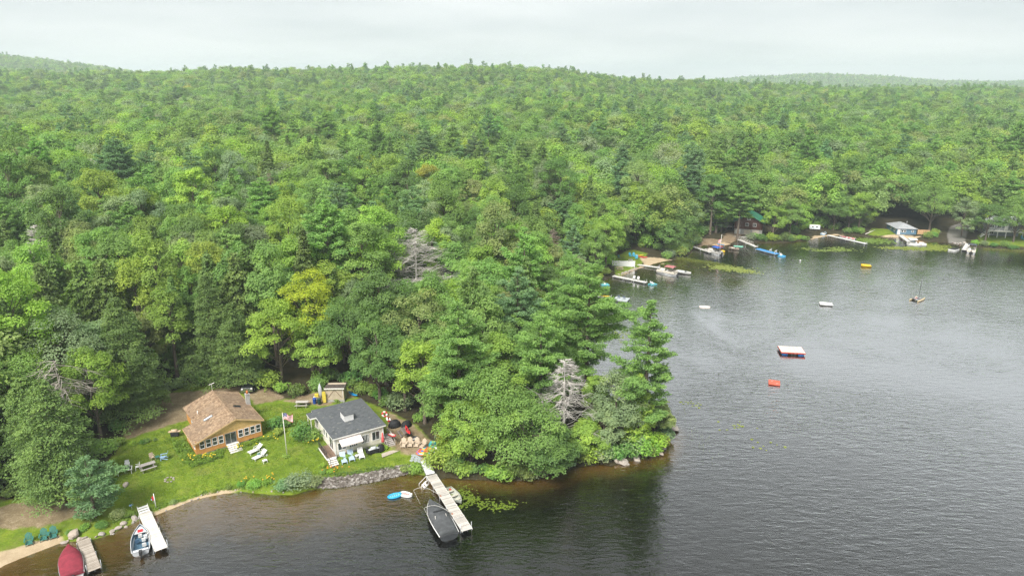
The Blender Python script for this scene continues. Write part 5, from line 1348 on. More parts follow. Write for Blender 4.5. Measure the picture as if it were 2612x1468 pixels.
MB().bx(-1.0, .7, -.9, .9, .44, .47).build('trampoline', paint('tramp_dark', (.10, .10, .11), .8, .1), t); MB().tube([(.75, -.95, .46), (.75, .95, .46)], .05, 7).tube([(-1.05, -.95, .46), (-1.05, .95, .46)], .05, 7).build('crossbeam', STEELC, t)
MB().tube([(.75, 0, .46), (.7, -.1, 6.6)], .045, 7).build('mast', DARKM, t); MB().tube([(.7, 0, .8), (-1.6, .1, .75)], .05, 7).build('boom', WHITE, t); MB().box((-.3, .2, .56), (.5, .4, .18)).build('bag', paint('red_bag', (.5, .05, .04)), t)
MB().tube([(.7, -.1, 6.5), (2.2, 0, .4)], .012, 4).tube([(.7, -.1, 5.4), (.2, .95, .4)], .012, 4).tube([(.7, -.1, 5.4), (.2, -.95, .4)], .012, 4).build('stay', STEELC, t)
t = empty('mooring_buoy', (89.2, 205, 0), 0, 'tiny white mooring buoy on dark water before the lodge', 'buoy'); MB().lathe([(.02, -.1), (.2, .0), (.24, .16), (.15, .32), (.03, .38)], n=10).build('float', WHITE, t); MB().tube([(0, 0, .36), (0, 0, .5)], .03, 6).build('ring', DARKM, t)

def pontoon(label, a, b, cloth, fence, L=6.4, W=2.45, bim=(.05, .5), open_side=False):
    """a stern, b bow direction"""
    t = empty('pontoon_boat', (a[0], a[1], 0), heading(a, b), label, 'boat'); fm = fence
    for s in (-1, 1): MB().tube([(0, s*.8, .1), (L-.6, s*.8, .1), (L, s*.8, .32)], [.3, .3, .08], 10).build('pontoon', paint('pontoon_metal', (.42, .43, .44), .35, .1, 3, .5, .5), t)
    MB().bx(.1, L-.2, -W/2, W/2, .42, .52).build('deck', paint('pontoon_deck', (.45, .43, .40)), t)
    f = MB()
    for s in (-1, 1): f.bx(.5, L*.62, s*(W/2-.03)-.02, s*(W/2-.03)+.02, .56, 1.12); f.bx(L*.72, L-.35, s*(W/2-.03)-.02, s*(W/2-.03)+.02, .56, 1.12)
    f.bx(L-.39, L-.35, -W/2, -.4, .56, 1.12); f.bx(L-.39, L-.35, .4, W/2, .56, 1.12); f.bx(.5, .54, -W/2, W/2, .56, 1.12); f.build('fence_panel', fm, t)
    for x0, x1, y0, y1 in ((L*.7, L-.5, -W/2+.08, -W/2+.62), (L*.7, L-.5, W/2-.62, W/2-.08), (.65, 1.9, -W/2+.08, -W/2+.65), (.65, 1.3, W/2-.7, W/2-.08)): MB().bx(x0, x1, y0, y1, .52, .86).bx(x0, x1, y0 if y0 < 0 else y1-.14, y0+.14 if y0 < 0 else y1, .862, 1.2).build('seat', paint('boat_seat', (.62, .58, .52), .6, .08), t, bevel=.04)
    MB().box((L*.46, .55, .85), (.5, .7, .65)).build('console', WHITEP, t, bevel=.05)
    if cloth:
        x0, x1 = L*bim[0]+.5, L*bim[0]+.5+L*(bim[1]-bim[0]); rings = []
        for i in range(6):
            x = x0+(x1-x0)*i/5; rings.append([(x, W/2*math.cos(q)*1.02, 2.35+.22*math.sin(q)-.03*abs(i-2.5)) for q in [math.pi*k/8 for k in range(9)]]+[(x, W/2*math.cos(q)*1.0, 2.31+.22*math.sin(q)-.03*abs(i-2.5)) for q in [math.pi*k/8 for k in range(8, -1, -1)]])
        bo = MB().loft(rings).build('bimini', cloth, t); m = MB()
        for s in (-1, 1): m.tube([((x0+x1)/2, s*(W/2-.05), 1.1), (x0, s*W/2, 2.35)], .025, 5).tube([((x0+x1)/2, s*(W/2-.05), 1.1), (x1, s*W/2, 2.35)], .025, 5)
        m.build('bimini_frame', STEELC, bo)
    outboard(t, DARKM, -.1, .15)
    return t
pontoon('beige pontoon boat with a rose canopy at the beach dock', (47.2, 187.8), (41.2, 192.8), paint('rose_canvas', (.36, .14, .14), .8, .1), paint('cream_panel', (.62, .57, .48), .4, .06))
pontoon('pontoon boat with a bright blue canopy by the railed gangway', (66.9, 212.2), (62.8, 218.6), paint('blue_canvas', (.03, .10, .38), .8, .1), paint('grey_panel', (.46, .45, .43), .4, .1), bim=(.0, .42))
pontoon('white pontoon boat with a white canopy in the lily pads', (133.6, 226.0), (139.2, 225.2), paint('white_canvas', (.72, .71, .69), .8, .05), WHITEP, L=6.2, bim=(-.02, .4))
pontoon('pontoon boat with a dark canopy beside the far right dock', (148.2, 214.6), (151.8, 219.8), paint('dark_canvas', (.06, .07, .085), .8, .15), paint('cream_panel', (.62, .57, .48)), L=6.2, bim=(.25, .7))
def skiff(label, a, b, W, hm, im, motor=True, name='motor_boat'):
    L = math.dist(a, b); t = empty(name, (a[0], a[1], -.12), heading(a, b), label, 'boat'); open_hull(t, L, W, .75, hm, im, .3)
    for x in (.3, .55): MB().box((L*x, 0, .55), (.5, W*.66, .3)).build('seat', WHITEP, t, bevel=.04)
    MB().slab([(L*.66, -W*.33, .78), (L*.66, W*.33, .78), (L*.6, W*.3, 1.05), (L*.6, -W*.3, 1.05)], .02).build('windscreen', GLASS, t)
    if motor: outboard(t, DARKM, s=.8)
skiff('white skiff moored beyond the beige pontoon boat', (47.6, 191.4), (51.2, 188.4), 1.8, WHITEP, paint('skiff_in', (.5, .5, .48)))
skiff('red and white runabout at the long narrow dock', (119.9, 233.8), (116.6, 238.2), 2.0, WHITEP, paint('runabout_red', (.5, .05, .07)))
skiff('light blue boat drawn up on the far beach by the camper', (112.2, 242.0), (114.6, 245.2), 1.7, BLUEP, paint('skiff_in', (.5, .5, .48)), False, 'rowboat')
skiff('tan covered dinghy drawn up near the lodge beach', (72.2, 221.0), (74.6, 218.6), 1.5, paint('tan_dinghy', (.42, .34, .27)), paint('tan_dinghy', (.42, .34, .27)), False, 'rowboat')
def pedal_boat(label, x, y, rz, hm):
    t = empty('pedal_boat', (x, y, 0), rz, label, 'pedal boat')
    for s in (-1, 1): MB().box((0, s*.5, .12), (2.2, .42, .36)).build('hull', hm, t, bevel=.1)
    MB().box((0, 0, .3), (1.5, 1.2, .12)).build('deck', hm, t, bevel=.04)
    for s in (-1, 1): MB().box((-.2, s*.32, .5), (.5, .46, .25)).box((-.48, s*.32, .75), (.12, .46, .5)).build('seat', WHITEP, t, bevel=.05)
pedal_boat('teal pedal boat tied at the end of the dock with white chairs', 38.3, 178.6, R(30), paint('teal_hull', (.12, .38, .42))); pedal_boat('teal and white pedal boat at the shore beyond the big pine', 25.3, 178.3, R(10), paint('teal_hull', (.12, .38, .42)))
pedal_boat('sky blue pedal boat at the end of the blue dock', 85.7, 210.8, R(-40), paint('sky_hull', (.06, .30, .52)))
# ---------------------------------------------------------------- far docks
FD = paint('far_dock', (.55, .53, .50), .7, .1)
dock((36.6, 199.5), (43.8, 195.2), 1.0, .45, 'white dock running out from the far beach', FD, planks=False, legs=3)
dock((28.6, 186.2), (36.8, 179.3), 1.2, .45, 'grey dock carrying two white chairs', FD, planks=False, legs=4)
dock((20.8, 167.2), (25.4, 165.0), 1.0, .4, 'narrow walkway to the floating platform behind the big pine', FD, planks=False, legs=2)
t = empty('floating_platform', (27.6, 164.2, 0), R(-24), 'square grey floating platform with dark chairs on it', 'platform'); MB().bx(-1.8, 1.8, -1.5, 1.5, .3, .5).build('deck', paint('platform_grey', (.40, .44, .45)), t); MB().bx(-1.7, 1.7, -1.4, 1.4, -.1, .298).build('floats', DARKM, t)
for i, (x, y) in enumerate(((27.0, 164.6), (28.2, 164.0))): c_ = plastic_chair(paint('slate_chair', (.12, .15, .2)), ['dark chair on the floating platform nearest the walkway', 'dark chair on the outer side of the floating platform'][i], x, y, R(60)); c_.location.z = .5
kayak(2.6, .6, paint('yellow_hull', (.60, .42, .03)), 'yellow kayak on the walkway to the floating platform', (23.6, 166.3, .45), R(-24))
for i, (x, y) in enumerate(((33.8, 182.1), (34.8, 181.3))): c_ = plastic_chair(WHITEP, ['white chair on the grey dock, landward one', 'white chair on the grey dock, nearest the pedal boat'][i], x, y, R(-120), 1.15); c_.location.z = .49
gw = dock((60.4, 222.3), (64.2, 214.0), 1.1, .55, 'grey gangway with railing leading to the blue canopied pontoon boat', FD, planks=False, legs=3)
m = MB()
for x in (.3, 2.5, 4.7): m.bar((x, -.55, .55), (x, -.55, 1.45), .06)
m.bar((.3, -.55, 1.45), (4.7, -.55, 1.45), .06).bar((.3, -.55, 1.0), (4.7, -.55, 1.0), .04); m.build('railing', GREYW, gw)
t = empty('flagpole', (65.9, 211.3, 0), 0, 'white flagpole with small flag standing at the pontoon dock', 'flagpole'); MB().tube([(0, 0, -.6), (.3, 0, 7.0)], .05, 7).build('pole', OFFW, t); m = MB()
for k in range(7): m.cur = k % 2; m.slab([(.2, 0, 5.5-k*.15), (-.55, .1, 5.2-k*.15), (-.55, .1, 5.05-k*.15), (.2, 0, 5.35-k*.15)], .02)
m.build('flag', [paint('flag_red', (.48, .03, .05)), paint('flag_white', (.74, .73, .72))], t)
wk = dock((78.6, 231.5), (80.9, 220.3), 1.1, .9, 'sloping walkway with white railings below the lodge', FD, planks=False, legs=3)
m = MB()
for s in (-.52, .52):
    for k in range(7): m.bar((.6+k*1.3, s, .9), (.6+k*1.3, s, 1.8), .05)
    m.bar((.6, s, 1.8), (8.4, s, 1.8), .06).bar((.6, s, 1.35), (8.4, s, 1.35), .04)
m.build('railing', OFFW, wk)
dock((80.9, 219.6), (84.9, 212.0), 2.0, .45, 'broad dock covered in bright blue matting', paint('blue_mat', (.06, .24, .50), .7, .1), planks=False, legs=3)
for i, (x, y) in enumerate(((83.7, 215.4), (84.7, 213.6))): c_ = plastic_chair(WHITEP, ['white chair on the blue dock, landward one', 'white chair at the outer end of the blue dock'][i], x, y, R(140), 1.2); c_.location.z = .49
dock((113.6, 240.8), (120.6, 226.9), 1.1, .45, 'long narrow white dock beside the red and white runabout', paint('white_dock', (.66, .66, .65)), planks=False, legs=5)
dock((139.0, 239.6), (136.0, 227.6), 1.3, .6, 'grey dock sloping down from the blue cottage', FD, planks=False, legs=3)
dock((155.3, 227.2), (148.0, 217.6), 1.4, .45, 'pale dock between the floating lift and the dark canopied boat', FD, planks=False, legs=3)
t = empty('floating_lift', (145.6, 219.3, 0), R(35), 'low white float with a dark top beside the far right dock', 'float'); MB().bx(-1.6, 1.6, -1.1, 1.1, .0, .4).build('hull', WHITEP, t, bevel=.08); MB().bx(-1.5, 1.5, -1.0, 1.0, .42, .6).build('top', DARKM, t, bevel=.05)
o = board('floating_mat', 3.2, 1.7, .1, paint('mint_mat', (.16, .45, .33)), 'mint green foam mat beside the lodge walkway', 'float mat', 76.4, 224.8, .05, R(-20), nose=-.5); MB().box((0, 0, .06), (2.6, .06, .02)).build('strap', WHITEP, o)
kayak(2.8, .65, paint('orange_hull', (.60, .14, .03)), 'orange kayak on the sand below the lodge', (70.0, 225.0, gz(70, 225)+.05), R(-45)); kayak(2.8, .65, paint('blue2_hull', (.10, .22, .45)), 'blue kayak on the sand below the lodge', (70.8, 226.2, gz(70.8, 226.2)+.05), R(-40))
life_ring('inflatable_tube', 'yellow inflatable tube floating behind the blue canopied boat', 68.6, 216.6, .25, .6, .3, [paint('raft_yellow', (.65, .42, .02))], 0, 0)
kayak(3.2, .7, paint('red_hull', (.5, .03, .035)), 'red kayak on the beach lawn by the light blue chairs', (40.6, 206.6, gz(40.6, 206.6)+.05), R(-25)); kayak(2.9, .66, paint('yellow_hull', (.6, .42, .03)), 'yellow kayak behind the red one on the beach lawn', (39.8, 208.0, gz(39.8, 208)+.05), R(-20)); kayak(3.4, .7, paint('red_hull', (.5, .03, .035)), 'red kayak lying on the shore behind the white canopied boat', (142.6, 233.4, gz(142.6, 233.4)+.1), R(10))
LB = paint('turquoise_plastic', (.05, .33, .48), .5, .1); p = adirondack(LB)
for i, (x, y) in enumerate(((36.9, 206.4), (38.0, 206.7), (38.4, 204.6))): place(p, i == 0, x, y, R(-70-20*i), ['turquoise garden chair on the beach lawn farthest from the red kayak', 'turquoise garden chair on the beach lawn beside the yellow kayak', 'low turquoise garden chair nearest the sand of the far beach'][i], 'turquoise chairs on the beach lawn', s=1.15)
plastic_chair(TEALP, 'green chair on the beach lawn behind the white fence', 32.8, 203.5, R(-80), 1.2)
picnic(TANW, 'tan picnic table in front of the white fence', 31.2, 191.8, R(15), 1.1)
t = empty('fire_ring', (36.2, 202.6, gz(36.2, 202.6)), 0, 'round stone fire ring on the beach lawn', 'fire ring')
for k in range(9): a = k*.698; MB().box((.6*math.cos(a), .6*math.sin(a), .1), (.36, .24, .24), a+1.57).build('stone', CONC, t, bevel=.04)
t = empty('fence', (29.6, 195.3, 0), heading((29.6, 195.3), (36.4, 196.1)), 'white vinyl privacy fence on the beach lawn', 'fence'); zf = .55
for k in range(4): MB().bx(-.07, .07, -.07, .07, -.6, 2.05).build('post', WHITEP, t, (k*2.28, 0, zf-.1*k))
for k in range(3): MB().bx(.08, 2.2, -.03, .03, .12, 1.9).build('panel', paint('vinyl_white', (.70, .70, .69), .4, .05), t, (k*2.28, 0, zf-.1*k))
# ---------------------------------------------------------------- houses round the bay
def gable_house(label, x, y, rz, W, D, h, rise, wallm, roofm, wins, base=.4, ridge='y', over=.4, hip=0, z=None, door=None):
    t = empty('house', (x, y, gz(x, y) if z is None else z), rz, label, 'house')
    MB().bx(.05, W-.05, .05, D-.05, -1.5, base).build('foundation', CONC, t)
    MB().bx(0, W, 0, D, base, h).build('wall', wallm, t)
    if ridge == 'y':
        if not hip:
            g = MB()
            for y0, y1 in ((0.003, .15), (D-.15, D-.003)):
                g.add([(0, y0, h), (W, y0, h), (W/2, y0, h+rise-.08), (0, y1, h), (W, y1, h), (W/2, y1, h+rise-.08)], [(0, 1, 2), (5, 4, 3), (0, 3, 4, 1), (1, 4, 5, 2), (2, 5, 3, 0)])
            g.build('gable', wallm, t)
        r = MB(); o_ = over; ez = h-rise*over/(W/2); hh = hip*W/2
        A = [(W/2, -o_+hh*1.2, h+rise), (W/2, D+o_-hh*1.2, h+rise)]
        r.slab([A[0], A[1], (-o_, D+o_, ez), (-o_, -o_, ez)], .1); r.slab([A[1], A[0], (W+o_, -o_, ez), (W+o_, D+o_, ez)], .1)
        if hip: r.slab([A[0], (-o_, -o_, ez), (W+o_, -o_, ez)], .1); r.slab([A[1], (W+o_, D+o_, ez), (-o_, D+o_, ez)], .1)
    else:
        g = MB()
        for x0, x1 in ((0.003, .15), (W-.15, W-.003)): g.add([(x0, 0, h), (x0, D, h), (x0, D/2, h+rise-.08), (x1, 0, h), (x1, D, h), (x1, D/2, h+rise-.08)], [(2, 1, 0), (3, 4, 5), (1, 4, 3, 0), (2, 5, 4, 1), (0, 3, 5, 2)])
        g.build('gable', wallm, t)
        r = MB(); o_ = over; ez = h-rise*over/(D/2)
        r.slab([(-o_, D/2, h+rise), (-o_, -o_, ez), (W+o_, -o_, ez), (W+o_, D/2, h+rise)], .1); r.slab([(W+o_, D/2, h+rise), (W+o_, D+o_, ez), (-o_, D+o_, ez), (-o_, D/2, h+rise)], .1)
    r.build('roof', roofm, t)
    for ax, pos, a0, a1, z0, z1, out, mu in wins: window(t, ax, pos, a0, a1, z0, z1, out, mu, False, .09)
    if door: MB().bx(door[0], door[1], -.06, -.003, door[2], door[3]).build('door', WHITE, t)
    return t
SGR = shingle('pale_shingle', [(.20, .21, .22), (.28, .29, .30), (.37, .38, .39), (.30, .31, .33)])
tb = gable_house('small blue cottage with a grey hip roof on the far shore', 138.0, 240.6, R(-8), 6.6, 9.5, 2.6, 1.25, siding('blue_siding', (.10, .19, .27)), SGR, [('x', 0, 1.5, 2.3, 1.1, 2.0, -1, 0), ('x', 0, 2.35, 3.15, 1.1, 2.0, -1, 0), ('x', 0, 5.0, 5.7, 1.2, 1.95, -1, 0), ('y', 0, 1.5, 2.5, 1.1, 2.0, -1, 0), ('y', 0, 5.0, 6.0, 1.1, 2.0, -1, 0)], hip=.9, door=(.3, 1.2, .4, 2.35))
MB().tube([(5, 5, 3), (5, 5, 4.3)], .07, 7).build('vent_pipe', STEELC, tb)
t = empty('fence', (145.3, 240.2, gz(146, 239)), R(-14), 'tan wooden board fence beside the blue cottage', 'fence'); 
for k in range(11): MB().bx(0, .33, 0, .04, 0, 1.7).build('board', wood('fence_wood', (.36, .21, .10), (.55, .36, .20), 2), t, (k*.35, 0, 0))
MB().bx(0, 3.85, .045, .09, .4, .5).bx(0, 3.85, .045, .09, 1.3, 1.4).build('rail', TANW, t)
GRN = paint('green_metal_roof', (.045, .20, .125), .45, .1, 1)
tl = gable_house('dark brown log lodge with a green metal roof', 79.6, 240.5, R(-22), 9.5, 10, 5.0, 2.6, siding('log_brown', (.085, .035, .024), .22), GRN, [('x', 0, 3.6, 4.8, 3.3, 4.5, -1, 1), ('x', 0, 6.2, 7.4, 3.3, 4.5, -1, 1), ('x', 0, 4.1, 5.3, 5.5, 6.4, -1, 1), ('y', 0, 2, 3.2, 3.3, 4.4, -1, 1)], base=2.2, over=.8, z=.8, door=(.5, 2.2, .15, 2.1))
MB().bx(3.4, 5.6, -.07, -.003, .2, 2.0).build('garage_door', paint('tan_door', (.50, .44, .36)), tl); MB().bx(6.2, 8.4, -.07, -.003, .2, 2.0).build('garage_door', paint('tan_door', (.50, .44, .36)), tl)
MB().bx(-3.2, -.8, .5, 8, 2.5, 2.7).build('deck', GREYW, tl); MB().slab([(-3.4, .2, 4.6), (-.8, .2, 5.1), (-.8, 8, 5.1), (-3.4, 8, 4.6)], .08).build('porch_roof', GRN, tl)
for y in (.6, 4, 7.6): MB().bx(-3.1, -2.95, y, y+.15, -.5, 4.6).build('porch_post', paint('log_post', (.12, .06, .04)), tl)
MB().bx(-.5, 9.2, -4.2, -.1, -1.2, .12).build('patio', CONC, tl); MB().box((1.5, -1.2, .55), (.7, .6, .9)).build('blue_cooler', paint('violet_blue', (.08, .08, .3)), tl)
WSD = siding('pale_siding', (.58, .57, .54)); PINK = shingle('salmon_shingle', [(.30, .14, .09), (.42, .22, .15), (.52, .30, .22), (.40, .24, .18)])
gable_house('white house with a salmon roof glimpsed through the trees', 6.5, 203, R(12), 7, 7, 3.2, 1.6, WSD, PINK, [('x', 0, 1, 2, 1.2, 2.4, -1, 0), ('x', 0, 3, 4, 1.2, 2.4, -1, 0), ('x', 0, 5, 6, 1.2, 2.4, -1, 0)], ridge='x')
gable_house('white house with a brown roof behind the salmon roofed one', 15.5, 215, R(-12), 10, 8, 4.2, 2.2, WSD, shingle('dark_shingle', [(.05, .042, .038), (.085, .07, .06), (.13, .11, .10), (.08, .07, .06)]), [('x', 0, 1, 2.2, 2, 3.2, -1, 0), ('x', 0, 4, 5.2, 2, 3.2, -1, 0), ('y', 10, 2, 3, 2, 3.2, 1, 0)], ridge='x')
gable_house('small dark grey house deep in the wood', 57, 308, R(-15), 8, 7, 3.6, 2, siding('slate_siding', (.12, .15, .18)), SGR, [('x', 0, 1, 2, 1.5, 2.6, -1, 0), ('x', 0, 5, 6, 1.5, 2.6, -1, 0)], ridge='x')
tr_ = gable_house('grey house with white deck and stairs at the far right shore', 166.6, 235.6, R(-14), 10, 7, 4.6, 1.9, siding('grey_siding', (.20, .225, .24)), SGR, [('x', 0, .8, 2.2, 2.7, 3.9, -1, 1), ('x', 0, 3.0, 4.4, 2.7, 3.9, -1, 1), ('x', 0, 7.8, 9.2, 2.7, 3.9, -1, 1), ('x', 0, 1, 2.4, .6, 1.6, -1, 1)], ridge='x', base=.3, door=(5.4, 6.5, 2.2, 4.1))
MB().bx(-.3, 10.3, -3, -.05, 1.95, 2.12).build('deck', OFFW, tr_); m = MB()
for k in range(27): m.bx(-.3+k*.4, -.26+k*.4, -3, -2.96, 2.12, 3.0)
m.bx(-.3, 10.3, -3.02, -2.94, 3.0, 3.08); m.build('railing', WHITE, tr_)
for k in range(5): MB().bx(-.2+k*2.55, 0+k*2.55, -2.98, -2.8, -1, 1.95).build('deck_post', WHITE, tr_)
for k in range(8): MB().bx(-.35-.28*(k+1), -.35-.28*k, -2.9, -1.9, 1.86-k*.24, 1.9-k*.24).build('stair_tread', WHITE, tr_)
MB().bar((-.3, -2.95, 2.9), (-2.6, -2.95, .9), .08).bar((-.3, -2.95, 1.9), (-2.6, -2.95, -.1), .06, .2).build('stair_rail', WHITE, tr_)
p2 = copy_tree(p); p2.location = (175.5, 229.5, gz(175.5, 229.5)); p2['label'] = 'turquoise garden chair below the white deck'; 
if 'group' in p2.keys(): del p2['group']
t = empty('camper_trailer', (109.6, 247.2, gz(110, 247)), R(-20), 'white camper trailer parked at the far beach', 'camper'); t.scale = (.7, .7, .7); MB().box((2.4, 1.1, 1.6), (5.2, 2.3, 2.1)).build('body', WHITEP, t, bevel=.2); MB().box((2.4, -.06, 1.2), (5.0, .03, .2)).build('stripe', BLUEP, t); MB().box((1.4, -.06, 1.9), (.9, .04, .6)).box((3.4, -.06, 1.9), (.9, .04, .6)).build('window', GLASS, t)
for x in (2.0, 2.9):
    for y in (.1, 2.1): MB().tube([(x, y-.1, .34), (x, y+.1, .34)], .34, 12).build('wheel', BLACKC, t)
t = empty('parked_car', (166.2, 243.2, gz(166.2, 243.2)), R(165), 'white car parked behind the boat ramp trees', 'car')
b = MB(); prof = [(2.2, .4), (2.25, .8), (1.2, .95), (.5, 1.42), (-1.2, 1.45), (-2.1, 1.0), (-2.2, .4)]; b.loft([[(x, y, z) for x, z in prof] for y in (-.85, -.78, .78, .85)], smooth=False); b.build('body', WHITEP, t, bevel=.05)
MB().slab([(1.17, -.65, .98), (1.17, .65, .98), (.53, .6, 1.4), (.53, -.6, 1.4)], .02).build('windscreen', GLASS, t)
for x in (1.35, -1.35):
    for y in (-.8, .8): wo_ = MB().tube([(x, y-.1, .32), (x, y+.1, .32)], .32, 12).build('wheel', BLACKC, t); MB().tube([(x, y-.11, .32), (x, y+.11, .32)], .17, 8).build('rim', STEELC, wo_)
# ---------------------------------------------------------------- shrubs
r8 = np.random.default_rng(42)
BUSH = [bush_mesh(20+i, [1.8, 2.2, 1.5, 2.6][i], [1.4, 1.6, 1.2, 2.2][i], .24, [9, 12, 8, 14][i]) for i in range(4)]
def bush(x, y, s, tn, label, group=None, v=None, z=None, sz=1.):
    k = r8.integers(4) if v is None else v
    o = mesh_obj('shrub', BUSH[k]); o.location = (x, y, (gz(x, y) if z is None else z)-.05); o.rotation_euler = (0, 0, r8.uniform(0, 6.28)); o.scale = (s, s, s*sz)
    o['tint'] = [float(c_*q) for c_, q in zip(TINT[tn][0], r8.uniform(.85, 1.15, 3))]; return tag(o, label, 'shrub', group)
bush(-31.3, 91.6, 1.35, 'deep', 'large round green shrub left of the white cottage', v=3); bush(-29.5, 91.3, 1.1, 'mid', 'round shrub between the large one and the white cottage', v=1)
bush(-28.7, 80.6, 1.35, 'sage', 'broad grey green willow shrub at the waterline', v=3, sz=.75); bush(-26.9, 81.1, 1.1, 'sage', 'grey green shrub between the willow shrub and the stone bank', v=1, sz=.8); bush(-30.6, 80.3, 1.1, 'sage', 'grey green shrub left of the broad willow shrub', v=1, sz=.7)
bush(-34.8, 80.6, .9, 'bright', 'bright low shrub on the lawn bank near the waterline', v=1, sz=.7); bush(-33.2, 80.9, .8, 'bright', 'bright shrub next to the yellow bank flowers', v=0)
bush(-13.4, 84.4, .9, 'bright', 'vivid green shrub left of the white ramp', v=1); bush(-14.9, 84.6, .85, 'olive', 'olive shrub at the end of the stone bank', v=0)
bush(-10.6, 85.4, 1.5, 'lime', 'yellow green shrub right of the white ramp', v=3); bush(-9.2, 86.8, 1.6, 'bright', 'leafy green shrub on the bank behind the rowboat', v=3); bush(-8.6, 84.4, 1.2, 'mid', 'shrub hanging over the water behind the rowboat', v=1)
for x, y, tn, lab in ((-24.4, 86.0, 'lime', 'small yellow green shrub at the deck steps'), (-23.5, 86.6, 'bright', 'small shrub behind the pale blue loungers'), (-22.6, 87.3, 'bright', 'small shrub beside the white lounger'), (-18.6, 89.2, 'lime', 'small shrub at the foot of the coral umbrella'), (-26.6, 84.6, 'lime', 'spreading hosta clump below the deck steps'), (-27.9, 88.6, 'mid', 'potted plant shrub beside the deck'), (-29, 103, 'bright', 'small bush before the shed door'), (-26.1, 83.2, 'mid', 'small rounded bush on the lakeside lawn bank'), (-25.2, 83.3, 'lime', 'small yellowish bush beside the orange flowers')): bush(x, y, .5, tn, lab, v=0)
bush(-36.2, 94.6, 1.2, 'deep', 'dark shrub along the right wall of the orange cottage', v=1); bush(-35.2, 93.0, .9, 'lime', 'yellowish shrub at the right corner of the orange cottage', v=0); bush(-34.9, 95.6, 1.1, 'mid', 'green shrub behind the right corner of the orange cottage', v=1)
bush(-32.3, 86.9, .62, 'lime', 'low hosta clump round the flagpole base', v=0, sz=.6)
# understorey at the edges of the clearings and along the banks
def along(poly, step, jit):
    out = []
    P = [Vector(q) for q in poly]
    for a, b in zip(P, P[1:]):
        n = max(1, int((b-a).length/step))
        for k in range(n): q = a.lerp(b, (k+r8.uniform(.2, .8))/n); out.append((q.x+r8.normal()*jit, q.y+r8.normal()*jit))
    return out
rows = [([(-63, 98.5), (-59.6, 101.5), (-58.5, 106.5), (-56.8, 111), (-50.6, 110.5), (-47.3, 112)], 2.6, .7, 'leafy shrub at the edge of the dirt drive clearing', 'shrubs round the drive', (1.0, 1.6)),
        ([(-42.6, 108.6), (-38.3, 105.6), (-34.9, 106.4), (-34.4, 110), (-29.6, 112), (-25.2, 106.2), (-20, 102.4), (-15, 97.6)], 1.9, .6, 'leafy shrub under the trees behind the cottages', 'shrubs behind the cottages', (1.0, 1.7)),
        ([(-10.6, 92), (-8.2, 88), (-7, 83.9), (-3, 83.2), (1.3, 83.0), (4.8, 83.9), (7.8, 85.9), (11, 87.6), (15, 87.8), (18, 88.8), (21.4, 90.2), (23.2, 93), (23.8, 97)], .95, .3, 'shrub on the bank of the wooded point', 'shrubs on the point bank', (1.0, 1.7)),
        ([(22, 101), (17, 103.6), (13.5, 108.5), (12.4, 117), (13.4, 129), (15.8, 143), (17.6, 156), (19.5, 167), (22, 176), (25, 184)], 2.6, .8, 'shrub on the bank behind the wooded point', 'shrubs behind the point', (1.1, 1.8)),
        ([(46.5, 208), (51.5, 208.6), (54.8, 213), (57.5, 218), (59.6, 224), (64.5, 231)], 2.0, .7, 'shrub on the bank between the beach and the gangway', 'shrubs by the far beach', (1.2, 2.0)),
        ([(82, 234), (88, 231.2), (97, 232.6), (103, 235.2)], 1.6, .6, 'dense shrub on the bank below the lodge', 'shrubs below the lodge', (1.1, 1.6)),
        ([(26, 188), (28, 200), (33, 214), (40, 219), (47, 214), (52, 213), (56, 220), (61, 229), (66, 238), (76, 246)], 2.2, 1.2, 'shrub under the trees behind the far beach', 'shrubs behind the far beach', (1.4, 2.4)),
        ([(98, 240), (104, 246), (110, 252), (120, 250), (126, 250), (132, 256), (138, 262)], 2.2, 1.2, 'shrub under the trees behind the camper', 'shrubs behind the camper', (1.4, 2.4)),
        ([(122, 244.2), (127, 243.4)], 1.6, .5, 'shrub on the bank left of the blue cottage', 'shrubs left of the blue cottage', (1., 1.5)),
        ([(146, 235), (149.5, 236.5), (152, 240.6)], 1.8, .5, 'shrub between the blue cottage and the boat ramp', 'shrubs by the boat ramp', (1., 1.7)),
        ([(155.6, 227.6), (158, 224.6), (162, 222.2), (168, 219.2), (178, 217.6), (196, 214)], 1.7, .5, 'low shrub along the bank of the far right lawn', 'shrubs along the far right bank', (.8, 1.3)),
        ([(-66, 76.4), (-60.5, 77.6), (-57.4, 80.6), (-57.6, 88), (-60.4, 94)], 2.4, .7, 'shrub under the near hemlocks', 'shrubs under the near hemlocks', (.8, 1.5)),
        ([(-53.6, 70.6), (-50.4, 71.0), (-49.2, 72.4), (-48.2, 73.6), (-46.9, 74.6)], .9, .25, 'low weedy shrub on the stony bank by the docks', 'weedy shrubs by the docks', (.45, .75)),
        ([(-44.4, 76.4), (-41.8, 78.6), (-37.6, 80.4), (-35.6, 80.9)], 1.3, .2, 'low weedy clump along the lawn edge above the sand', 'weedy clumps along the lawn edge', (.32, .5)),
        ([(-55.6, 88.6), (-54.2, 90.2), (-52.6, 91.6)], .8, .2, 'low leafy hosta clump in the lawn border', 'hostas in the lawn border', (.4, .55))]
TW = {'mid': 'mid green', 'bright': 'bright green', 'deep': 'dark green', 'sage': 'grey green', 'lime': 'yellow green'}
TN = ['mid', 'bright', 'deep', 'mid', 'sage', 'lime']
for poly, st, ji, lab, grp, (s0, s1) in rows:
    for x, y in along(poly, st, ji):
        if float(shore_d(np.array([x]), np.array([y]))[0]) > .35: tn_ = TN[r8.integers(6)]; bush(x, y, r8.uniform(s0, s1), tn_, TW[tn_]+' '+lab, grp)
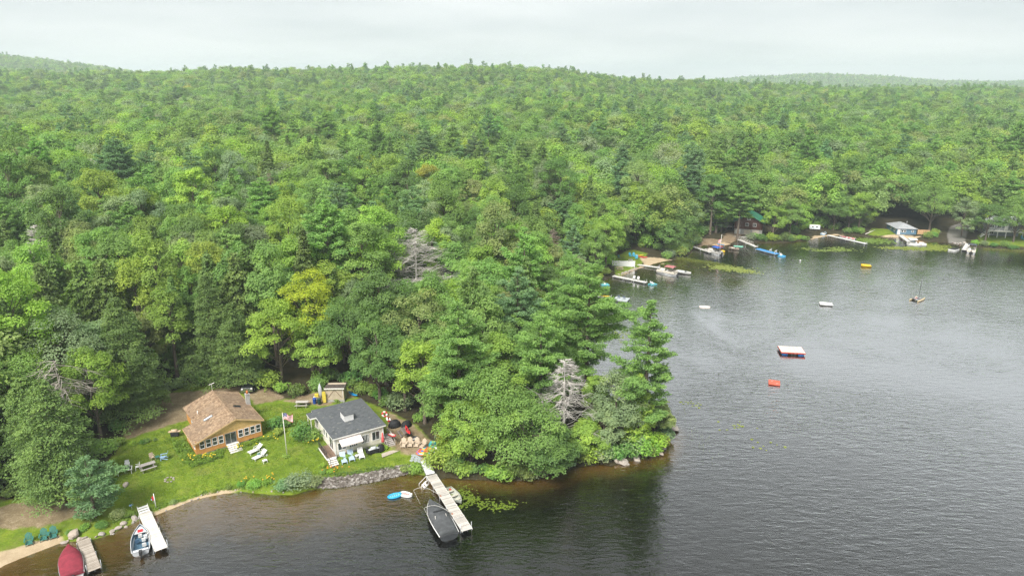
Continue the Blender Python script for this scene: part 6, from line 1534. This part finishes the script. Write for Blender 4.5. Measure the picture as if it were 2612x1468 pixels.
# garden beds: leafy ground cover with yellow and orange blooms
def cover(name, label, poly, n, leaf, hgt, tint, cat, blooms=None):
    P = np.array(poly, float); lo, hi = P.min(0), P.max(0); X = r8.uniform(lo[0], hi[0], n*3); Y = r8.uniform(lo[1], hi[1], n*3); k = inside(X, Y, P); X, Y = X[k][:n], Y[k][:n]; n = len(X)
    Z = terrain(X, Y); clump = .35+.65*np.abs(np.sin(X*2.1+np.sin(Y*1.7)))*np.abs(np.cos(Y*1.9)); pos = np.stack([X, Y, Z+r8.uniform(.0, 1, n)*hgt*clump], 1)
    V, F = leaf_faces(r8, pos, r8.normal(size=(n, 3))*.6+np.array([0, -.2, 1.]), leaf, leaf*.5, r8.normal(size=(n, 3))*.5+np.array([0, 0, .6]))
    o = mesh_obj(name, crown_mesh(name, V, F, .5+r8.normal(size=n)*.2, LEAF)); o['tint'] = list(tint); tag(o, label, cat, kind='stuff'); return o
BED = [(-50.4, 90.6), (-49.2, 88.6), (-46.5, 85.2), (-44.6, 83.9), (-41.3, 86.4), (-41.7, 88.6), (-44.9, 86.4), (-48.6, 90.8)]
cover('garden_bed', 'leafy flower bed along the front of the orange cottage', BED, 3400, .26, .75, (.20, .32, .05), 'flower bed')
cover('garden_bed', 'leafy flower bed right of the orange cottage steps', [(-40, 88.6), (-36.8, 90.9), (-35.2, 91.8), (-35.4, 93), (-37.4, 91.6), (-40.2, 89.6)], 1100, .24, .5, (.19, .29, .045), 'flower bed')
cover('bank_plants', 'leafy plants covering the bank above the stone wall', [(-31.5, 81.3), (-28, 82), (-25, 83), (-22, 83.7), (-18, 85), (-14, 85.8), (-14, 85.2), (-18, 84.2), (-22, 82.9), (-25.5, 81.9), (-31.5, 80.2)], 2600, .24, .55, (.14, .23, .055), 'plants')
cover('shore_grass', 'grassy fringe where the lawn meets the sand', [(-49.4, 72.6), (-46.9, 75.2), (-44, 77.3), (-41.5, 79.2), (-37.5, 80.7), (-34, 80.7), (-34, 80), (-37.7, 80), (-41.8, 78.3), (-44.2, 76.4), (-46.7, 74.3), (-48.6, 72.2)], 3000, .2, .4, (.15, .25, .045), 'grass')
for i, (x0, y0, n_, col, lab) in enumerate(((-24.4, 83.4, 26, (.62, .27, .02), 'orange day lilies on the bank above the stones'), (-33.3, 81.3, 20, (.62, .36, .02), 'yellow orange flowers by the bright bank shrub'), (-45.3, 85.6, 22, (.66, .50, .03), 'yellow flowers at the left corner of the orange cottage bed'), (-43.0, 85.9, 26, (.66, .50, .03), 'yellow flowers in the bed before the orange cottage steps'), (-39.6, 88.6, 22, (.66, .50, .03), 'yellow flowers right of the orange cottage steps'), (-36.2, 91.1, 14, (.66, .50, .03), 'yellow flowers at the far end of the orange cottage bed'), (-29.0, 90.0, 16, (.66, .45, .03), 'yellow flowers under the round shrubs'), (-36.0, 81.2, 8, (.62, .36, .02), 'a few orange flowers on the lawn bank'))):
    t = empty('flower_clump', (x0, y0, gz(x0, y0)), 0, lab, 'flowers'); m = MB(); s_ = MB()
    for k in range(n_//2):
        x, y = r8.normal()*.7, r8.normal()*.4; h_ = r8.uniform(.5, .85); m.lathe([(.02, h_), (.085, h_+.05), (.11, h_+.1)], (x, y, 0), 6); s_.tube([(x, y, 0), (x, y, h_)], .012, 3, False)
    m.build('bloom', paint('bloom_%.2f' % col[1], col, .6, .1), t); so = s_.build('stem', LEAF, t); so['tint'] = [.12, .22, .04]
# lawn blades
def blades(name, label, zone_polys, n, size, tints, hole=None):
    P = [np.array(z_, float) for z_ in zone_polys]; XS, YS = [], []
    for q in P:
        lo, hi = q.min(0), q.max(0); X = r8.uniform(lo[0], hi[0], n*2); Y = r8.uniform(lo[1], hi[1], n*2); k = inside(X, Y, q) & (shore_d(X, Y) > .9); XS.append(X[k][:n]); YS.append(Y[k][:n])
    X, Y = np.concatenate(XS), np.concatenate(YS); m_ = len(X); pos = np.stack([X, Y, terrain(X, Y)+.05], 1)
    V, F = leaf_faces(r8, pos, r8.normal(size=(m_, 3))*.5+np.array([0, -.1, .8]), size, size*.4)
    o = mesh_obj(name, crown_mesh(name, V, F, .5+.22*np.sin(X*.5+np.sin(Y*.6)*2)+r8.normal(size=m_)*.18, LEAF)); o['tint'] = list(tints); return tag(o, label, 'grass', kind='stuff')
LAWN = [(-56, 82), (-56, 90), (-52, 95), (-46, 100), (-38, 102.5), (-31, 101), (-27, 99), (-19, 87), (-14, 87.6), (-16.5, 85.4), (-24, 83.4), (-33, 81.6), (-40, 80.3), (-46, 76.6), (-52, 76)]
blades('lawn_grass', 'short mown grass of the lakeside lawn', [LAWN], 34000, .15, (.145, .235, .028))
# lily pads
def pads(label, pts, rad, tint):
    V = []; F = []
    for (x, y) in pts:
        r_ = rad*r8.uniform(.6, 1.25); b = len(V); a0 = r8.uniform(0, 6.28); n = 7; tl_ = r8.normal(size=2)*.06
        for k in range(n): a = a0+k/n*5.9; V.append((x+r_*math.cos(a), y+r_*math.sin(a), .012+r8.uniform(0, .02)+tl_[0]*math.cos(a)*r_))
        V.append((x, y, .012)); F += [(b+n, b+k, b+(k+1) % n) for k in range(n-1)]
    me = crown_mesh('lily_pads', np.array(V), np.array(F), .5+r8.normal(size=len(F))*.18, LEAF); o = mesh_obj('lily_pads', me); o['tint'] = list(tint); return tag(o, label, 'lily pads', kind='stuff')
def blob(cx_, cy_, sx_, sy_, n, rot=0):
    a = r8.normal(size=(n, 2))*np.array([sx_, sy_]); c_, s_ = math.cos(rot), math.sin(rot); return [(cx_+p[0]*c_-p[1]*s_, cy_+p[0]*s_+p[1]*c_) for p in a]
pads('yellow green lily pads floating beside the rowboat', blob(-6.6, 79.6, .7, .8, 70)+blob(-5.4, 78.0, .8, .7, 80)+blob(-3.4, 77.0, 1.0, .55, 80)+blob(-1.6, 76.2, .9, .45, 60)+blob(-6.4, 76.6, .5, .4, 26)+blob(-.2, 76.9, .7, .4, 22), .15, (.17, .25, .03))
pads('pale lily pads at the end of the sandbar', blob(64, 196.5, 2.8, 1.6, 320, -.3)+blob(68, 193.2, 2.4, 1.2, 180, -.4), .36, (.30, .36, .09)); pads('lily pads scattered before the camper beach', blob(104, 219, 4, 1.0, 130)+blob(109, 221, 2.6, 1.8, 140)+blob(98, 222, 1.6, .7, 30), .36, (.22, .30, .07))
pads('lily pads round the white canopied pontoon boat', blob(129, 222.5, 3.2, 1.0, 260)+blob(138, 221.5, 4, 1.5, 420)+blob(143, 224.5, 2.2, 1.8, 200), .40, (.27, .33, .06)); pads('green lily pads left of the blue cottage dock', blob(126, 233.5, 3.6, 2.2, 480), .42, (.20, .31, .06))
pads('a few lily pads off the tip of the point', blob(30, 106, 1.2, .8, 16)+blob(35, 98, 1.5, 1.0, 14)+blob(38, 92, 2, 1.0, 10), .22, (.3, .36, .08)); pads('lily pads in the cove behind the big pine', blob(20, 146, 1.0, 2.5, 80)+blob(23, 139, 1.2, 1.6, 36), .3, (.28, .36, .1))
# reeds
def reeds(label, pts, h, tint, w=.07):
    P = np.array(pts); m_ = len(P); hh = h*r8.uniform(.5, 1.15, m_); pos = np.stack([P[:, 0], P[:, 1], hh*.5-.05], 1)
    V, F = leaf_faces(r8, pos, r8.normal(size=(m_, 3))*np.array([1, 1, .1]), 1., w, np.tile([0, 0, 1.], (m_, 1))+r8.normal(size=(m_, 3))*.18)
    V = V.reshape(-1, 4, 3); c_ = pos[:, None]; V = (c_+(V-c_)*np.array([1, 1, 1])*hh[:, None, None]).reshape(-1, 3)
    o = mesh_obj('reeds', crown_mesh('reeds', V, F, .5+r8.normal(size=m_)*.2, LEAF)); o['tint'] = list(tint); return tag(o, label, 'reeds', kind='stuff')
reeds('yellow green reeds along the sandbar by the far beach', blob(54, 206.5, 3.0, .9, 2000, -.65)+blob(60, 202.5, 3.4, .8, 1700, -.6), .55, (.20, .24, .05), .1); reeds('reeds along the far right bank', [(x, 220.5-(x-160)*.27+r8.normal()*.5+max(0, (x-178)*.12)-1.1) for x in r8.uniform(156, 186, 1800)], .6, (.22, .25, .06), .12)
reeds('sparse thin reeds standing in water off the point', blob(27, 103, 1.4, 1.6, 34)+blob(15.5, 84.5, 1.0, .5, 40)+blob(9, 83.8, .8, .5, 24)+blob(29, 93, 1.0, 2.2, 30)+blob(20, 86.5, 1.3, .5, 40), .75, (.2, .24, .06), .04); reeds('brown green reeds in the shallows below the willow shrub', blob(-32.3, 78.3, 1.1, .35, 500), .35, (.17, .16, .04), .06)
# ---------------------------------------------------------------- stones
def rock_mesh(seed):
    r = np.random.default_rng(seed); bm = bmesh.new(); bmesh.ops.create_icosphere(bm, subdivisions=2, radius=.5); d = [unit(r.normal(size=(1, 3)))[0] for _ in range(7)]; cut = r.uniform(.28, .46, 7)
    for v in bm.verts:
        p = np.array(v.co)
        for q, c_ in zip(d, cut):
            e = p @ q
            if e > c_: p = p-q*(e-c_)*.85
        v.co = Vector(p*np.array([1, .8, .62]))
    me = bpy.data.meshes.new('stone'); bm.to_mesh(me); bm.free(); return me
stm_, nt = new_mat('granite'); co = objco(nt); oi = N(nt, 'ShaderNodeObjectInfo'); f = noise(nt, co, 3, 5, .7)
c = mixc(nt, mth(nt, 'MULTIPLY', oi.outputs['Random'], .6), ramp(nt, f, [(.3, (.17, .155, .14)), (.7, (.40, .375, .345))]), (.40, .32, .25)); bsdf(nt, c, .9, .2, 0, f, .5, .05)
RK = [rock_mesh(60+i) for i in range(5)]
for m_ in RK: m_.materials.append(stm_)
def stone(x, y, s, label, group=None, z=None):
    o = mesh_obj('stone', RK[r8.integers(5)]); o.location = (x, y, (max(gz(x, y), -.25) if z is None else z)+.12*s); o.rotation_euler = (r8.normal()*.2, r8.normal()*.2, r8.uniform(0, 6.28)); o.scale = (s*r8.uniform(.85, 1.25), s*r8.uniform(.85, 1.2), s*r8.uniform(.8, 1.1)); return tag(o, label, 'stone', group)
stone(-52.6, 70.3, 1.9, 'largest pale boulder behind the brown dock'); stone(-51.4, 79.6, 1.0, 'white rock at the edge of the lawn under the hemlock'); stone(25.0, 97.2, 2.6, 'big pale flat rock at the very tip of the point'); stone(16.0, 87.0, 1.6, 'pale boulder at the water below the grey green trees')
for x, y in along([(-53.4, 69.5), (-51.6, 69.8), (-50.2, 70.0), (-49, 70.8), (-48, 72), (-46.6, 73.7)], .42, .22): stone(x, y, r8.uniform(.35, .95), 'pale shore stone along the bank by the docks', 'shore stones by the docks')
for x, y in along([(15, 86.6), (18, 88.1), (20, 88.9), (22.4, 89.9), (23.4, 92), (24.6, 95), (25.4, 98), (24, 100)], 1.0, .35): stone(x, y, r8.uniform(.4, 1.3), 'grey rock at the waterline of the wooded point', 'rocks of the point')
for x, y in along([(28.8, 186.6), (31, 188.6), (34.6, 192.6), (37, 195.8)], .7, .15): stone(x, y, r8.uniform(.6, 1.0), 'white stone in the row edging the beach lawn', 'stones edging the beach lawn')
for x, y in along([(-45.4, 75.0), (-43, 76.8), (-40.5, 78.9), (-37.5, 79.9), (-35, 79.9), (-32.5, 79.5), (-30, 79.4)], .8, .15): stone(x, y, r8.uniform(.15, .36), 'small pale pebble stone along the sand edge', 'small stones along the sand')
for x, y in along([(151.5, 230.2), (154, 228), (156, 225.6)], .7, .3): stone(x, y, r8.uniform(.6, 1.2), 'grey stone on the bank beside the boat ramp', 'stones by the boat ramp')
for k in range(8): a = k*.785; stone(-46.4+.55*math.cos(a), 81.3+.5*math.sin(a), .38, 'grey stone of the small fire ring on the lawn', 'stones of the lawn fire ring')
# stone bank: hundreds of small stones nobody could pick apart
rip = [(-27.4, 80.5), (-25.8, 82.2), (-23, 82.6), (-19.5, 83.9), (-16, 85.4), (-13.8, 85.7), (-13.4, 84.5), (-15.7, 83.6), (-18.5, 82.3), (-21.2, 81.3), (-23.8, 80.6)]
P = np.array(rip); X = r8.uniform(-28, -13, 9000); Y = r8.uniform(80, 86, 9000); k = inside(X, Y, P); X, Y = X[k][:1900], Y[k][:1900]; Z = terrain(X, Y)
bv = [np.array([v.co for v in m_.vertices]) for m_ in RK]; VV = []; FF = []; b = 0
oct_v = np.array([(1, 0, 0), (0, 1, 0), (-1, 0, 0), (0, -1, 0), (.1, .1, .8), (0, 0, -.7), (.7, .7, .35), (-.7, .6, .4), (-.6, -.7, .3), (.7, -.6, .4)], float); oct_f = np.array([(4, 0, 6), (4, 6, 1), (4, 1, 7), (4, 7, 2), (4, 2, 8), (4, 8, 3), (4, 3, 9), (4, 9, 0), (5, 6, 0), (5, 1, 6), (5, 7, 1), (5, 2, 7), (5, 8, 2), (5, 3, 8), (5, 9, 3), (5, 0, 9)])
for x, y, z in zip(X, Y, Z):
    s = r8.uniform(.09, .24); a = r8.uniform(0, 6.28); Rm = np.array(Matrix.Rotation(a, 3, 'Z') @ Matrix.Rotation(r8.normal()*.5, 3, 'X')); v = (oct_v*r8.uniform(.75, 1.25, oct_v.shape)*np.array([1.2, .85, .8])*s) @ Rm.T+np.array([x, y, max(z, -.2)+s*.35]); VV.append(v); FF.append(oct_f+b); b += len(v)
me = np_mesh('stone_bank', np.vstack(VV), np.vstack(FF)); rmt, nt = new_mat('bank_stone'); co = objco(nt); vn = N(nt, 'ShaderNodeTexVoronoi'); vn.inputs['Scale'].default_value = 3.5; nt.links.new(co, vn.inputs[0]); sc_ = N(nt, 'ShaderNodeSeparateColor'); nt.links.new(vn.outputs['Color'], sc_.inputs[0])
bsdf(nt, ramp(nt, sc_.outputs[0], [(.0, (.075, .062, .052)), (.45, (.14, .122, .105)), (.8, (.21, .19, .17)), (1, (.33, .31, .29))]), .9, .2); o = mesh_obj('stone_bank', me, rmt); tag(o, 'sloping bank of small grey stones below the white cottage', 'stones', kind='stuff')
# driftwood logs on the bank
for i, (x, y, a, L) in enumerate(((123.8, 244.2, .5, 5), (127.6, 241.8, .35, 4))):
    t = empty('fallen_log', (x, y, gz(x, y)+.3), a, ['bleached fallen trunk leaning over the bank left of the blue cottage', 'shorter bleached log beside the leaning trunk'][i], 'log'); MB().tube([(0, 0, 0), (L*.5, .1, .5), (L, 0, 1.2)], [.16, .12, .05], 7).build('stem', GREY, t); MB().tube([(L*.5, .1, .5), (L*.7, .8, 1.3)], [.06, .02], 5).tube([(L*.7, .05, .75), (L*.9, -.6, 1.5)], [.05, .015], 5).build('branch', GREY, t)
# ---------------------------------------------------------------- haze
hzm, nt = new_mat('haze')
pv = N(nt, 'ShaderNodeVolumePrincipled'); pv.inputs['Color'].default_value = (.84, .94, 1, 1); pv.inputs['Density'].default_value = .00023; pv.inputs['Anisotropy'].default_value = .2
nt.links.new(pv.outputs[0], N(nt, 'ShaderNodeOutputMaterial').inputs['Volume'])
hb = MB().bx(-5300, 5300, -260, 5300, -6, 190)
haze = hb.build('haze', hzm); tag(haze, kind='stuff')
